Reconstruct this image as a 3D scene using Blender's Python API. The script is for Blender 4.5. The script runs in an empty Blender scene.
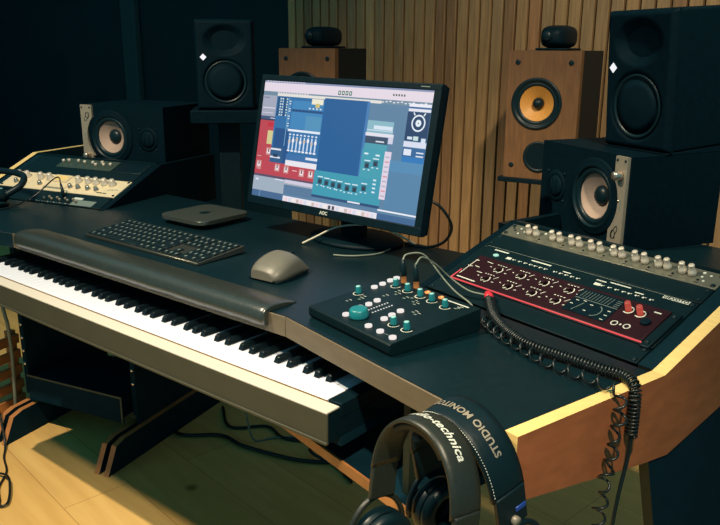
import bpy, bmesh, math, random
from mathutils import Matrix, Vector, Euler
random.seed(7)
PI = math.pi
C = bpy.context.scene.collection
R = math.radians
ZO = 0.665                       # height of the piano key tops above the floor
DZ = ZO + 0.085                  # height of the desk top

# ------------------------------------------------------------------ materials
def lin(c):
    c = c / 255.0
    return c / 12.92 if c <= 0.04045 else ((c + 0.055) / 1.055) ** 2.4
def rgb(r, g, b): return (lin(r), lin(g), lin(b), 1.0)

def mat(name, col, rough=0.5, metal=0.0, var=0.0, scale=40.0, bump=0.0, stretch=None, spec=0.5, coat=0.0):
    m = bpy.data.materials.new(name); m.use_nodes = True
    nt = m.node_tree; b = nt.nodes['Principled BSDF']
    b.inputs['Base Color'].default_value = col
    b.inputs['Roughness'].default_value = rough
    b.inputs['Metallic'].default_value = metal
    b.inputs['Specular IOR Level'].default_value = spec
    if coat: b.inputs['Coat Weight'].default_value = coat; b.inputs['Coat Roughness'].default_value = 0.25
    if var or bump:
        tc = nt.nodes.new('ShaderNodeTexCoord'); mp = nt.nodes.new('ShaderNodeMapping')
        nz = nt.nodes.new('ShaderNodeTexNoise'); nz.inputs['Scale'].default_value = scale
        nz.inputs['Detail'].default_value = 4
        if stretch: mp.inputs['Scale'].default_value = stretch
        nt.links.new(tc.outputs['Object'], mp.inputs['Vector']); nt.links.new(mp.outputs['Vector'], nz.inputs['Vector'])
        if var:
            rp = nt.nodes.new('ShaderNodeValToRGB')
            e = rp.color_ramp.elements
            e[0].position = 0.3; e[1].position = 0.7
            e[0].color = tuple(c * (1 - var) for c in col[:3]) + (1,)
            e[1].color = tuple(min(1, c * (1 + var)) for c in col[:3]) + (1,)
            nt.links.new(nz.outputs['Fac'], rp.inputs['Fac']); nt.links.new(rp.outputs['Color'], b.inputs['Base Color'])
        if bump:
            bp = nt.nodes.new('ShaderNodeBump'); bp.inputs['Strength'].default_value = bump; bp.inputs['Distance'].default_value = 0.002
            nt.links.new(nz.outputs['Fac'], bp.inputs['Height']); nt.links.new(bp.outputs['Normal'], b.inputs['Normal'])
    return m
def emit(name, col, s=1.0):
    m = bpy.data.materials.new(name); m.use_nodes = True
    nt = m.node_tree; b = nt.nodes['Principled BSDF']
    b.inputs['Base Color'].default_value = (0.01, 0.01, 0.01, 1); b.inputs['Roughness'].default_value = 0.4
    b.inputs['Emission Color'].default_value = col; b.inputs['Emission Strength'].default_value = s
    return m
M = {}
M['desk'] = mat('black_laminate', (0.0016, 0.0135, 0.0195, 1), 0.36, var=0.15, scale=90, spec=0.4)
M['blk'] = mat('black_paint', (0.0016, 0.0110, 0.0175, 1), 0.5, var=0.15, scale=60, spec=0.12)
M['cab'] = mat('black_cabinet', (0.0007, 0.0085, 0.0145, 1), 0.65, var=0.15, scale=80, bump=0.1, spec=0.06)
M['shadelift'] = mat('shade_lift_board', (0.0035, 0.0215, 0.0350, 1), 0.7, var=0.12, scale=30, spec=0.05)  # black boards with the teal tint of deep shade put into the colour
M['grille'] = mat('dark_mesh', (0.0012, 0.0105, 0.0175, 1), 0.7, var=0.5, scale=700, spec=0.06)
M['rub'] = mat('black_rubber', (0.0030, 0.0150, 0.0210, 1), 0.36, spec=0.3)
M['cone'] = mat('dark_cone', (0.008, 0.019, 0.023, 1), 0.55)
M['vinyl'] = mat('black_vinyl', (0.026, 0.033, 0.029, 1), 0.29, var=0.15, scale=120, bump=0.18, spec=1.0)
M['taupe'] = mat('taupe_edge_board', rgb(108, 96, 78), 0.5, var=0.10, scale=12, stretch=(1, 6, 6), spec=0.3)
M['ply'] = mat('plywood_edge', rgb(240, 206, 132), 0.5, var=0.08, scale=30, stretch=(1, 1, 18))
M['veneer'] = mat('cherry_veneer', rgb(160, 94, 60), 0.45, var=0.14, scale=9, stretch=(9, 1.2, 6), spec=0.25)
M['slipface'] = mat('grey_painted_front', rgb(70, 70, 58), 0.5, var=0.06, scale=20, spec=0.3)
M['gapshade'] = mat('brown_gap_shade', rgb(120, 92, 44), 0.8)
M['cream'] = mat('cream_slip', rgb(212, 205, 192), 0.5, spec=0.3)
M['wkey'] = mat('white_key_plastic', (0.78, 0.83, 0.97, 1), 0.3, spec=0.4)
M['bkey'] = mat('black_key_plastic', (0.0040, 0.0100, 0.0140, 1), 0.3, spec=0.3)
M['alu'] = mat('brushed_aluminium', rgb(106, 114, 108), 0.34, 0.7, var=0.05, scale=60, stretch=(1, 30, 1))
M['plate'] = mat('satin_silver_plate', rgb(154, 145, 129), 0.48, 0.3, var=0.05, scale=60)
M['silver'] = mat('silver_faceplate', rgb(116, 116, 102), 0.42, 0.5, var=0.1, scale=50)
M['creamplate'] = mat('ivory_faceplate', rgb(222, 206, 170), 0.42, 0.0, var=0.05, scale=40)
M['chrome'] = mat('polished_metal_knob', rgb(214, 196, 178), 0.25, 0.9)
M['knobw'] = mat('pale_knob', rgb(214, 204, 188), 0.3, 0.25)
M['kbbase'] = mat('aluminium_keyboard_base', rgb(120, 122, 112), 0.36, 0.9)
M['keycap'] = mat('black_keycap', (0.0040, 0.0140, 0.0190, 1), 0.5, spec=0.2)
M['legend'] = mat('white_print', rgb(205, 210, 200), 0.6)
M['legend2'] = mat('grey_print', rgb(110, 125, 120), 0.6)
M['mouse'] = mat('grey_mouse_shell', rgb(104, 102, 92), 0.42, var=0.04, scale=60)
M['teal'] = mat('teal_knob', rgb(24, 118, 128), 0.35)
M['tealtop'] = mat('pale_teal_cap', rgb(150, 205, 205), 0.4)
M['btn'] = emit('lit_white_button', rgb(240, 232, 226), 1.0)
M['led'] = emit('white_led', rgb(235, 235, 230), 0.9)
M['diamond'] = emit('lit_diamond', rgb(245, 245, 250), 1.0)
M['gold'] = mat('gold_plug', rgb(226, 150, 92), 0.4, 0.2)
M['redface'] = mat('dark_red_faceplate', rgb(38, 14, 21), 0.45, var=0.15, scale=30, spec=0.25)
M['redline'] = emit('red_lit_edge', rgb(242, 84, 88), 1.0)
M['redknob'] = emit('red_lit_knob', rgb(235, 92, 74), 0.55)
M['redplug'] = mat('red_plug', rgb(225, 50, 66), 0.35)
M['bluetag'] = mat('blue_tag', rgb(30, 70, 160), 0.4)
M['band'] = mat('headband_leather', (0.017, 0.022, 0.018, 1), 0.42, var=0.1, scale=150, bump=0.15)
M['band2'] = mat('black_headband', (0.0025, 0.0125, 0.0180, 1), 0.45, var=0.1, scale=150, bump=0.15, spec=0.25)
M['cable'] = mat('black_cable', (0.0050, 0.0110, 0.0125, 1), 0.35)
M['cablegrey'] = mat('grey_cable', rgb(120, 130, 118), 0.45)
M['cablew'] = mat('white_cable', rgb(210, 205, 185), 0.45)
M['conecream'] = mat('pink_cream_cone', rgb(168, 146, 132), 0.6, var=0.05, scale=50, spec=0.2)
M['coneyellow'] = mat('woven_yellow_cone', rgb(214, 150, 70), 0.5, var=0.12, scale=260)
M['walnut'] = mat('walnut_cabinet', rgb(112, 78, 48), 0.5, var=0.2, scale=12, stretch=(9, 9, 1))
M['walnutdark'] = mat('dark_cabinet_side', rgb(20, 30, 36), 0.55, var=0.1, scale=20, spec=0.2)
M['wall'] = mat('dark_teal_wall', (0.009, 0.032, 0.042, 1), 0.9, var=0.1, scale=3, spec=0.1)
M['pilaster'] = mat('dark_teal_trim', (0.028, 0.068, 0.078, 1), 0.8, spec=0.1)
M['legpaint'] = mat('grey_green_leg_paint', rgb(32, 42, 34), 0.5, spec=0.2)
M['crate'] = mat('orange_crate_wood', rgb(190, 126, 72), 0.5, var=0.15, scale=20)
M['device'] = mat('charcoal_faceplate', (0.0017, 0.0110, 0.0150, 1), 0.45, var=0.12, scale=40, spec=0.2)
M['devgreen'] = mat('green_grey_faceplate', rgb(58, 74, 66), 0.45, 0.2)
SLAT = [mat('slat_wood_%s' % n, rgb(*c), 0.6, var=0.22, scale=7, stretch=(14, 14, 1.0)) for n, c in
        (('oak', (156, 122, 82)), ('pine', (180, 142, 96)), ('walnut', (134, 100, 68)), ('tan', (148, 118, 82)), ('russet', (156, 112, 74)))]

def floor_material():
    m = bpy.data.materials.new('wood_floor'); m.use_nodes = True
    nt = m.node_tree; N = nt.nodes; L = nt.links; b = N['Principled BSDF']; b.inputs['Roughness'].default_value = 0.5
    tc = N.new('ShaderNodeTexCoord'); mp = N.new('ShaderNodeMapping'); mp.inputs['Rotation'].default_value = (0, 0, R(8))
    L.new(tc.outputs['Object'], mp.inputs['Vector'])
    br = N.new('ShaderNodeTexBrick'); br.inputs['Scale'].default_value = 1.0
    br.inputs['Brick Width'].default_value = 1.9; br.inputs['Row Height'].default_value = 0.19; br.inputs['Mortar Size'].default_value = 0.0012
    br.inputs['Color1'].default_value = rgb(236, 196, 122); br.inputs['Color2'].default_value = rgb(228, 184, 108); br.inputs['Mortar'].default_value = rgb(190, 146, 84)
    L.new(mp.outputs['Vector'], br.inputs['Vector'])
    m2 = N.new('ShaderNodeMapping'); m2.inputs['Scale'].default_value = (1.5, 14, 1); L.new(mp.outputs['Vector'], m2.inputs['Vector'])
    nz = N.new('ShaderNodeTexNoise'); nz.inputs['Scale'].default_value = 2.2; nz.inputs['Detail'].default_value = 6; L.new(m2.outputs['Vector'], nz.inputs['Vector'])
    mx = N.new('ShaderNodeMix'); mx.data_type = 'RGBA'; mx.blend_type = 'MULTIPLY'; mx.inputs['Factor'].default_value = 0.35
    rp = N.new('ShaderNodeValToRGB'); rp.color_ramp.elements[0].position = 0.3; rp.color_ramp.elements[1].position = 0.65
    rp.color_ramp.elements[0].color = (0.62, 0.5, 0.36, 1); rp.color_ramp.elements[1].color = (1, 1, 1, 1)
    L.new(nz.outputs['Fac'], rp.inputs['Fac'])
    L.new(br.outputs['Color'], mx.inputs[6]); L.new(rp.outputs['Color'], mx.inputs[7])
    # knots
    vo = N.new('ShaderNodeTexVoronoi'); vo.inputs['Scale'].default_value = 2.6; L.new(mp.outputs['Vector'], vo.inputs['Vector'])
    r2 = N.new('ShaderNodeValToRGB'); r2.color_ramp.elements[0].position = 0.02; r2.color_ramp.elements[1].position = 0.06
    r2.color_ramp.elements[0].color = (0.35, 0.25, 0.16, 1); r2.color_ramp.elements[1].color = (1, 1, 1, 1)
    L.new(vo.outputs['Distance'], r2.inputs['Fac'])
    m3 = N.new('ShaderNodeMix'); m3.data_type = 'RGBA'; m3.blend_type = 'MULTIPLY'; m3.inputs['Factor'].default_value = 0.8
    L.new(mx.outputs[2], m3.inputs[6]); L.new(r2.outputs['Color'], m3.inputs[7]); L.new(m3.outputs[2], b.inputs['Base Color'])
    return m
M['floor'] = floor_material()

# ------------------------------------------------------------------ mesh builder
class MB:
    def __init__(s, W=None): s.bm = bmesh.new(); s.W = W or Matrix.Identity(4)
    def _add(s, verts, faces, mi=0, smooth=False, X=None):
        X = X or Matrix.Identity(4)
        vs = [s.bm.verts.new(X @ Vector(v)) for v in verts]
        out = []
        for k, f in enumerate(faces):
            try: fc = s.bm.faces.new([vs[i] for i in f])
            except ValueError: continue
            fc.material_index = mi[k] if isinstance(mi, (list, tuple)) else mi
            fc.smooth = smooth; out.append(fc)
        return vs, out
    def box(s, lo, hi, mi=0, X=None, bev=0.0, seg=2):
        x0, y0, z0 = lo; x1, y1, z1 = hi
        v = [(x0,y0,z0),(x1,y0,z0),(x1,y1,z0),(x0,y1,z0),(x0,y0,z1),(x1,y0,z1),(x1,y1,z1),(x0,y1,z1)]
        f = [(0,3,2,1),(4,5,6,7),(0,1,5,4),(1,2,6,5),(2,3,7,6),(3,0,4,7)]
        vs, fs = s._add(v, f, mi, False, X)
        if bev: s.bevel(fs, bev, seg)
        return fs
    def bevel(s, fs, w, seg=2):
        es = list({e for f in fs for e in f.edges})
        r = bmesh.ops.bevel(s.bm, geom=es, offset=w, segments=seg, affect='EDGES', profile=0.5, clamp_overlap=True)
        for f in r['faces']: f.smooth = True
    def prism(s, poly, axis, a, b, mi=0, mcap=None, mcap2=None, X=None, bev=0.0, seg=2, smooth=False):
        # poly: list of 2d points in the two remaining axes (x: y,z ; y: x,z ; z: x,y)
        def P(p, t):
            return {'x': (t, p[0], p[1]), 'y': (p[0], t, p[1]), 'z': (p[0], p[1], t)}[axis]
        n = len(poly)
        v = [P(p, a) for p in poly] + [P(p, b) for p in poly]
        f = [tuple(range(n - 1, -1, -1)), tuple(range(n, 2 * n))] + [(i, (i + 1) % n, n + (i + 1) % n, n + i) for i in range(n)]
        mc = mi if mcap is None else mcap; mc2 = mc if mcap2 is None else mcap2
        vs, fs = s._add(v, f, [mc, mc2] + [mi] * n, False, X)
        if smooth:
            for q in fs[2:]: q.smooth = True
        if bev: s.bevel(fs, bev, seg)
        return fs
    def lathe(s, prof, seg=24, mi=0, X=None, smooth=True, sx=1.0, sy=1.0, cap0=True, cap1=False):
        # prof: (r, z) list; revolved about local z; mi int or list per band
        X = X or Matrix.Identity(4)
        rings = []
        for r, z in prof:
            if r < 1e-6: rings.append([s.bm.verts.new(X @ Vector((0, 0, z)))])
            else: rings.append([s.bm.verts.new(X @ Vector((r * sx * math.cos(2*PI*k/seg), r * sy * math.sin(2*PI*k/seg), z))) for k in range(seg)])
        for i in range(len(rings) - 1):
            a, b = rings[i], rings[i + 1]; m_ = mi[i] if isinstance(mi, (list, tuple)) else mi
            for k in range(seg):
                k2 = (k + 1) % seg
                if len(a) == 1 and len(b) == 1: continue
                if len(a) == 1: q = [a[0], b[k], b[k2]]
                elif len(b) == 1: q = [a[k], a[k2], b[0]]
                else: q = [a[k], a[k2], b[k2], b[k]]
                try: f = s.bm.faces.new(q)
                except ValueError: continue
                f.material_index = m_; f.smooth = smooth
        for ring, rev in ((rings[0], True), (rings[-1], False)):
            if len(ring) > 1 and (cap0 if rev else cap1):
                try:
                    f = s.bm.faces.new(ring[::-1] if rev else ring)
                    f.material_index = (mi[0] if rev else mi[-1]) if isinstance(mi, (list, tuple)) else mi
                except ValueError: pass
    def tube(s, pts, r, seg=8, mi=0, cap=True, X=None):
        X = X or Matrix.Identity(4)
        pts = [X @ Vector(p) for p in pts]; n = len(pts)
        rad = r if isinstance(r, (list, tuple)) else [r] * n
        t0 = (pts[1] - pts[0]).normalized()
        up = Vector((0, 0, 1)) if abs(t0.z) < 0.9 else Vector((1, 0, 0))
        nrm = (up - t0 * up.dot(t0)).normalized(); prev = t0; rings = []
        for i in range(n):
            t = (pts[min(i + 1, n - 1)] - pts[max(i - 1, 0)])
            t = t.normalized() if t.length > 1e-9 else prev
            ax = prev.cross(t)
            if ax.length > 1e-7: nrm = Matrix.Rotation(prev.angle(t), 3, ax.normalized()) @ nrm
            nrm = (nrm - t * nrm.dot(t)).normalized(); bn = t.cross(nrm); prev = t
            rings.append([s.bm.verts.new(pts[i] + (nrm * math.cos(2*PI*k/seg) + bn * math.sin(2*PI*k/seg)) * rad[i]) for k in range(seg)])
        for i in range(n - 1):
            for k in range(seg):
                f = s.bm.faces.new([rings[i][k], rings[i][(k+1) % seg], rings[i+1][(k+1) % seg], rings[i+1][k]])
                f.smooth = True; f.material_index = mi
        if cap:
            for rg in (rings[0][::-1], rings[-1]):
                f = s.bm.faces.new(rg); f.material_index = mi
    def grid(s, fn, nu, nv, mi=0, closed_u=False, smooth=True):
        vs = [[s.bm.verts.new(fn(i / nu, j / nv)) for j in range(nv + 1)] for i in range(nu + (0 if closed_u else 1))]
        nuu = len(vs)
        for i in range(nu):
            for j in range(nv):
                a = vs[i][j]; b = vs[(i+1) % nuu][j]; c = vs[(i+1) % nuu][j+1]; d = vs[i][j+1]
                f = s.bm.faces.new([a, b, c, d]); f.smooth = smooth; f.material_index = mi
        return vs
    def holed(s, w, h, cx, cz, r, y, mi=0, n=48):
        # rectangular front in the xz plane with a round hole
        an = [2 * PI * k / n for k in range(n)] + [math.atan2(b - cz, a - cx) % (2 * PI) for a in (-w/2, w/2) for b in (-h/2, h/2)]
        an = sorted(set(round(a, 6) for a in an)); ins, outs = [], []
        for a in an:
            c_, s_ = math.cos(a), math.sin(a)
            tx = ((w/2 - cx) if c_ > 0 else (-w/2 - cx)) / c_ if abs(c_) > 1e-9 else 1e9
            tz = ((h/2 - cz) if s_ > 0 else (-h/2 - cz)) / s_ if abs(s_) > 1e-9 else 1e9
            t = min(tx, tz)
            ins.append(s.bm.verts.new((cx + r * c_, y, cz + r * s_))); outs.append(s.bm.verts.new((cx + t * c_, y, cz + t * s_)))
        m = len(an)
        for i in range(m):
            fc = s.bm.faces.new([ins[i], outs[i], outs[(i+1) % m], ins[(i+1) % m]]); fc.material_index = mi
    def shell(s, w, h, y0, y1, mi=0):
        # box open at the front
        x, z = w/2, h/2
        s._add([(-x,y0,-z),(x,y0,-z),(x,y0,z),(-x,y0,z),(-x,y1,-z),(x,y1,-z),(x,y1,z),(-x,y1,z)], [(4,5,6,7),(0,1,5,4),(1,2,6,5),(2,3,7,6),(3,0,4,7)], mi)
    def add_mesh(s, me, fn, mi=0):
        vs = [s.bm.verts.new(fn(v.co)) for v in me.vertices]
        for p in me.polygons:
            try: f = s.bm.faces.new([vs[i] for i in p.vertices]); f.material_index = mi
            except ValueError: pass

PW = {}                                           # world matrices of parents
def empty(name, W, label, cat, group=None):
    o = bpy.data.objects.new(name, None); C.objects.link(o)
    o.empty_display_size = 0.05; o.matrix_world = W; PW[o.name] = W.copy()
    return tag(o, label, cat, group)
def tag(o, label=None, cat=None, group=None, kind=None):
    if label: o['label'] = label
    if cat: o['category'] = cat
    if group: o['group'] = group
    if kind: o['kind'] = kind
    return o
def build(mb, name, mats, parent=None, W=None, label=None, doub=True):
    """mesh coordinates of mb are given in frame W (world if none); stored relative to the parent."""
    me = bpy.data.meshes.new(name)
    bmesh.ops.recalc_face_normals(mb.bm, faces=mb.bm.faces[:])
    mb.bm.to_mesh(me); mb.bm.free()
    for m in (mats if isinstance(mats, (list, tuple)) else [mats]): me.materials.append(m)
    o = bpy.data.objects.new(name, me); C.objects.link(o)
    W = W or Matrix.Identity(4)
    if parent is not None:
        o.parent = parent
        base = PW[parent.name]
        me.transform(base.inverted() @ W); PW[o.name] = base
    else:
        # origin at the middle of the underside
        me.transform(W)
        xs = [v.co for v in me.vertices]
        c = Vector(((min(v.x for v in xs) + max(v.x for v in xs)) / 2, (min(v.y for v in xs) + max(v.y for v in xs)) / 2, min(v.z for v in xs)))
        me.transform(Matrix.Translation(-c)); o.location = c; PW[o.name] = Matrix.Translation(c)
    if label: o['label'] = label
    me.update()
    return o
def copy_tree(o, parent=None):
    c = o.copy(); C.objects.link(c); c.parent = parent
    for ch in list(o.children): copy_tree(ch, c)
    return c
def struct(mb, name, mats, W=None):
    o = build(mb, name, mats, None, W); o['kind'] = 'structure'; return o
def text_mesh(txt, size, bold=0.0, shear=0.0, depth=0.0, spacing=1.0):
    cu = bpy.data.curves.new('lettering', 'FONT'); cu.body = txt; cu.size = size; cu.offset = bold
    cu.align_x = 'CENTER'; cu.align_y = 'CENTER'; cu.shear = shear; cu.extrude = depth; cu.space_character = spacing
    cu.resolution_u = 3
    o = bpy.data.objects.new('lettering', cu); C.objects.link(o)
    dg = bpy.context.evaluated_depsgraph_get(); dg.update()
    me = bpy.data.meshes.new_from_object(o.evaluated_get(dg))
    bpy.data.objects.remove(o); bpy.data.curves.remove(cu)
    return me
def catmull(pts, n=8):
    pts = [Vector(p) for p in pts]; out = []
    P = [pts[0] * 2 - pts[1]] + pts + [pts[-1] * 2 - pts[-2]]
    for i in range(1, len(P) - 2):
        for k in range(n):
            t = k / n; a, b, c, d = P[i-1], P[i], P[i+1], P[i+2]
            out.append(0.5 * ((2*b) + (c-a)*t + (2*a-5*b+4*c-d)*t*t + (3*b-a-3*c+d)*t**3))
    out.append(pts[-1]); return out
T = Matrix.Translation
def RX(a): return Matrix.Rotation(R(a), 4, 'X')
def RY(a): return Matrix.Rotation(R(a), 4, 'Y')
def RZ(a): return Matrix.Rotation(R(a), 4, 'Z')

# ------------------------------------------------------------------ frames
MID = -0.648
OR = Vector((-0.160, 0.0724, DZ))
OL = Vector((2 * MID + 0.160, 0.0724, DZ))
RW = T(OR) @ RZ(-14); LW = T(OL) @ RZ(14)        # wing frames: x along the front edge, y into the desk, z up from desk top
SLOPE = 21.4; KN = 0.3166
RS = RW @ T((0, KN, 0)) @ RX(SLOPE); LS = LW @ T((0, KN, 0)) @ RX(SLOPE)   # rack planes: y up the slope, z out of the panel

# ------------------------------------------------------------------ camera
cam_d = bpy.data.cameras.new('camera'); cam = bpy.data.objects.new('camera', cam_d); C.objects.link(cam)
yaw, pit, rol = 0.6863, 0.2746, 0.0056
cy, sy, cp, sp = math.cos(yaw), math.sin(yaw), math.cos(pit), math.sin(pit)
f = Vector((-sy*cp, cy*cp, -sp)); r = Vector((cy, sy, 0)); u = r.cross(f)
r2 = r * math.cos(rol) + u * math.sin(rol); u2 = -r * math.sin(rol) + u * math.cos(rol)
mw = Matrix((( r2.x, u2.x, -f.x, 0.7646), (r2.y, u2.y, -f.y, -0.8515), (r2.z, u2.z, -f.z, 0.5522 + ZO), (0, 0, 0, 1)))
cam.matrix_world = mw
cam_d.sensor_width = 36.0; cam_d.lens = 36.0 * 773.7 / 720.0; cam_d.clip_start = 0.02
bpy.context.scene.camera = cam

# ------------------------------------------------------------------ room
mb = MB(); mb.box((-5.2, -3.2, -0.05), (3.0, 2.2, 0)); struct(mb, 'floor', M['floor'])
mb = MB(); mb.box((-5.2, 1.975, 0), (3.0, 2.1, 3.0)); struct(mb, 'wall_back', M['wall'])
mb = MB(); mb.box((-5.3, -3.2, 0), (-5.2, 2.1, 3.0)); struct(mb, 'wall_left', M['wall'])
mb = MB()
x = -1.992; k = 0
while x < 2.9:
    w = 0.0440
    mi = random.choice([0, 0, 1, 2, 3, 3, 4])
    mb.box((x + 0.0045, 1.950, 0.02), (x + 0.0045 + w, 1.973, 2.98), mi, bev=0.0015, seg=1)
    x += 0.0535
struct(mb, 'trim_1', SLAT)
mb = MB(); mb.box((-3.345, 1.93, 0.0), (-3.21, 1.975, 3.0), bev=0.01); struct(mb, 'trim_2', M['pilaster'])
mb = MB(); mb.box((-5.2, 1.955, 0.0), (-3.345, 1.975, 0.09), bev=0.004); mb.box((-3.21, 1.955, 0.0), (-1.995, 1.975, 0.09), bev=0.004); struct(mb, 'baseboard_back', M['pilaster'])

# ------------------------------------------------------------------ desk
desk = empty('studio_desk', T((MID, 0.4, 0)), 'large black studio desk with two angled rack wings, pale plywood edges and a padded front', 'desk')
def w2(W, x, y):
    v = W @ Vector((x, y, 0)); return (v.x, v.y)
poly = [w2(RW, 0, 0), w2(RW, 0.524, 0), w2(RW, 0.524, 0.311), w2(RW, 0.010, 0.311), w2(RW, 0.010, 0.60),
        w2(LW, -0.010, 0.60), w2(LW, -0.010, 0.311), w2(LW, -0.524, 0.311), w2(LW, -0.524, 0), w2(LW, 0, 0)]
mb = MB(); mb.prism(poly, 'z', DZ - 0.038, DZ, 0); build(mb, 'worktop', M['desk'], desk)
mb = MB(); mb.box((0.001, -0.004, -0.038), (0.523, -0.0003, -0.0004), bev=0.001, seg=1); build(mb, 'fascia', M['taupe'], desk, RW, 'grey-brown front edge board')
mb = MB(); mb.box((-0.523, -0.004, -0.038), (-0.001, -0.0003, -0.0004), bev=0.001, seg=1); build(mb, 'fascia', M['desk'], desk, LW)  # same board as the right one, darker colour standing in for its shade
mb = MB(); mb.box((OL.x + 0.001, 0.0684, DZ - 0.038), (OR.x - 0.001, 0.0721, DZ - 0.0004), bev=0.001, seg=1); build(mb, 'fascia', M['taupe'], desk)
# padded arm rest: swept roll that wraps the front edge
prof = [(0.066, 0.0600), (0.0575, 0.0600), (0.0525, 0.064), (0.0505, 0.072), (0.0520, 0.084), (0.058, 0.0925), (0.070, 0.0965), (0.090, 0.0965), (0.112, 0.0945), (0.128, 0.0915), (0.138, 0.0885), (0.141, 0.0858), (0.066, 0.0858)]
mb = MB(); xs = [(-1.102, .72), (-1.1005, .86), (-1.097, .96), (-1.090, 1.0)] + [(-1.090 + 0.880 * i / 20, 1.0) for i in range(1, 20)] + [(-0.213, 1.0), (-0.206, .96), (-0.2025, .86), (-0.201, .72)]
cyp, czp = 0.085, 0.080
rings = []
for xx, sc in xs:
    wob = 0.0006 * math.sin(xx * 37) + 0.0004 * math.sin(xx * 91)
    # the roll is nipped in slightly at its ends
    ring = []
    for (py, pz) in prof:
        inner = py >= 0.0659 and pz < 0.0859
        q = (py, pz) if inner else (cyp + (py - cyp) * (0.4 + 0.6 * sc) + wob, 0.0858 + (pz - 0.0858) * sc if pz > 0.0858 else czp + (pz - czp) * (0.5 + 0.5 * sc))
        # right end is wider
        ring.append(mb.bm.verts.new((xx, max(q[0], 0.0505), ZO + q[1])))
    rings.append(ring)
n = len(prof)
for a, b in zip(rings, rings[1:]):
    for k in range(n):
        fc = mb.bm.faces.new([a[k], a[(k+1) % n], b[(k+1) % n], b[k]]); fc.smooth = True
mb.bm.faces.new(rings[0]); mb.bm.faces.new(rings[-1][::-1])
build(mb, 'armrest', M['vinyl'], desk, None, 'black vinyl padded armrest')

ZT = 0.265 * math.sin(R(SLOPE)); YT = KN + 0.280 * math.cos(R(SLOPE)); ZT = 0.280 * math.sin(R(SLOPE))
panel = [(0, 0), (0, -0.0925), (0.277, -0.133), (0.348, -0.140), (0.494, -0.099), (0.86, -0.010), (0.86, ZT), (YT, ZT), (KN, 0)]
panel[-1] = (KN, 0.0); 
inner = [(KN - 0.012, 0.0005), (KN - 0.012, -0.06), (0.86, -0.06), (0.86, ZT - 0.004), (YT, ZT - 0.004), (KN + 0.006, 0.0005)]
for W, s in ((RW, 1), (LW, -1)):
    a, b = (0.5245, 0.546) if s > 0 else (-0.546, -0.5245)
    lift = [(y, z + (0.001 if z >= 0 else 0)) for y, z in panel]
    mb = MB(); fs = mb.prism(lift, 'x', a, b, 0, 2 if s > 0 else 1, 1 if s > 0 else 2)
    build(mb, 'side_panel', [M['ply'], M['veneer'], M['desk']], desk, W, 'outer side panel with pale plywood edge')
    a, b = (-0.008, 0.0085) if s > 0 else (-0.0085, 0.008)
    mb = MB(); mb.prism(inner, 'x', a, b); build(mb, 'inner_panel', M['cab'], desk, W)
    # rack floor, rails, ridge board and rear shelf
    S = RS if s > 0 else LS
    X0, X1 = (0.009, 0.524) if s > 0 else (-0.524, -0.009)
    mb = MB(); mb.box((X0, 0.02, -0.058), (X1, 0.275, -0.050)); build(mb, 'rack_floor', M['blk'], desk, S)
    for x0, x1 in (((0.009, 0.0138), (0.4945, 0.524)) if s > 0 else ((-0.0138, -0.009), (-0.524, -0.4945))):
        mb = MB(); mb.box((x0, 0.006, -0.020), (x1, 0.272, -0.003)); build(mb, 'rack_rail', M['desk'], desk, S)
    X2 = (-0.10, 0.524) if s > 0 else (-0.524, -0.009)
    mb = MB(); mb.box((X0, YT - 0.004, 0.0), (X1, YT + 0.010, ZT - 0.001)); build(mb, 'ridge_board', M['desk'], desk, W)
    mb = MB(); mb.box((X2[0] if s < 0 else 0.009, YT + 0.012, 0.045), (X2[1], 0.86, 0.063)); 
    if s > 0: mb.box((-0.12, 0.66, 0.045), (-0.0085, 0.86, 0.063))
    build(mb, 'rear_shelf', M['desk'], desk, W)
# lower shelf of the right wing with a bare plywood front edge, keyboard tray
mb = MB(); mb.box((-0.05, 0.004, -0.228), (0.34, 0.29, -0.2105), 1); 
mb.box((-0.05, -0.001, -0.2285), (0.34, 0.004, -0.210), 0); build(mb, 'lower_shelf', [M['crate'], M['shadelift']], desk, RW, 'black lower shelf with bare plywood edge')  # plywood edge in darker crate wood, its weaker light put into the colour
mb = MB(); mb.box((-1.25, 0.0, ZO - 0.074), (0.03, 0.30, ZO - 0.0565)); build(mb, 'keyboard_tray', M['shadelift'], desk)
# legs and sled feet
def upright(W, x0, x1, y0, y1, z0, z1, m, name='upright'):
    mb = MB(); mb.box((x0, y0, z0), (x1, y1, z1), bev=0.001, seg=1); return build(mb, name, m, desk, W)
FZ = -DZ
def foot(W, x0, yu):
    prof = [(0.136, FZ), (0.178, FZ + 0.080), (0.215, FZ + 0.090), (0.70, FZ + 0.095), (0.74, FZ)]
    for k, xx in enumerate((x0, x0 + 0.036)):
        mb = MB(); mb.prism(prof, 'x', xx, xx + 0.018, 0, 1, 1); build(mb, 'foot', [M['crate'], M['shadelift']], desk, W, 'sled foot board with pale front edge')
    mb = MB(); mb.box((x0 + 0.0185, yu + 0.01, FZ + 0.0), (x0 + 0.0355, 0.62, -0.0605)); build(mb, 'upright', M['shadelift'], desk, W)
    mb = MB(); mb.box((x0 + 0.0185, yu, FZ + 0.12), (x0 + 0.0355, yu + 0.0095, -0.0605)); u_ = build(mb, 'rack_strip', M['shadelift'], desk, W)
    for kk in range(10):
        mb = MB(); mb.lathe([(0.0001, 0), (0.0060, 0), (0.0060, 0.002), (0.0035, 0.0045), (0, 0.0045)], 10, 0, T((x0 + 0.027, yu - 0.0002, FZ + 0.225 + kk * 0.0445)) @ RX(90))
        sc = build(mb, 'screw', M['chrome'], u_, W); 
foot(LW, 0.055, 0.296); foot(LW, -0.364, 0.268)
upright(RW, 0.300, 0.3165, 0.023, 0.042, -0.2103, -0.0383, M['legpaint'], 'shelf_post')
mb = MB(); lp = [(0.303, -0.136), (0.350, -0.300), (0.45, FZ), (0.80, FZ), (0.72, -0.05), (0.45, -0.112), (0.348, -0.1405)]
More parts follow.
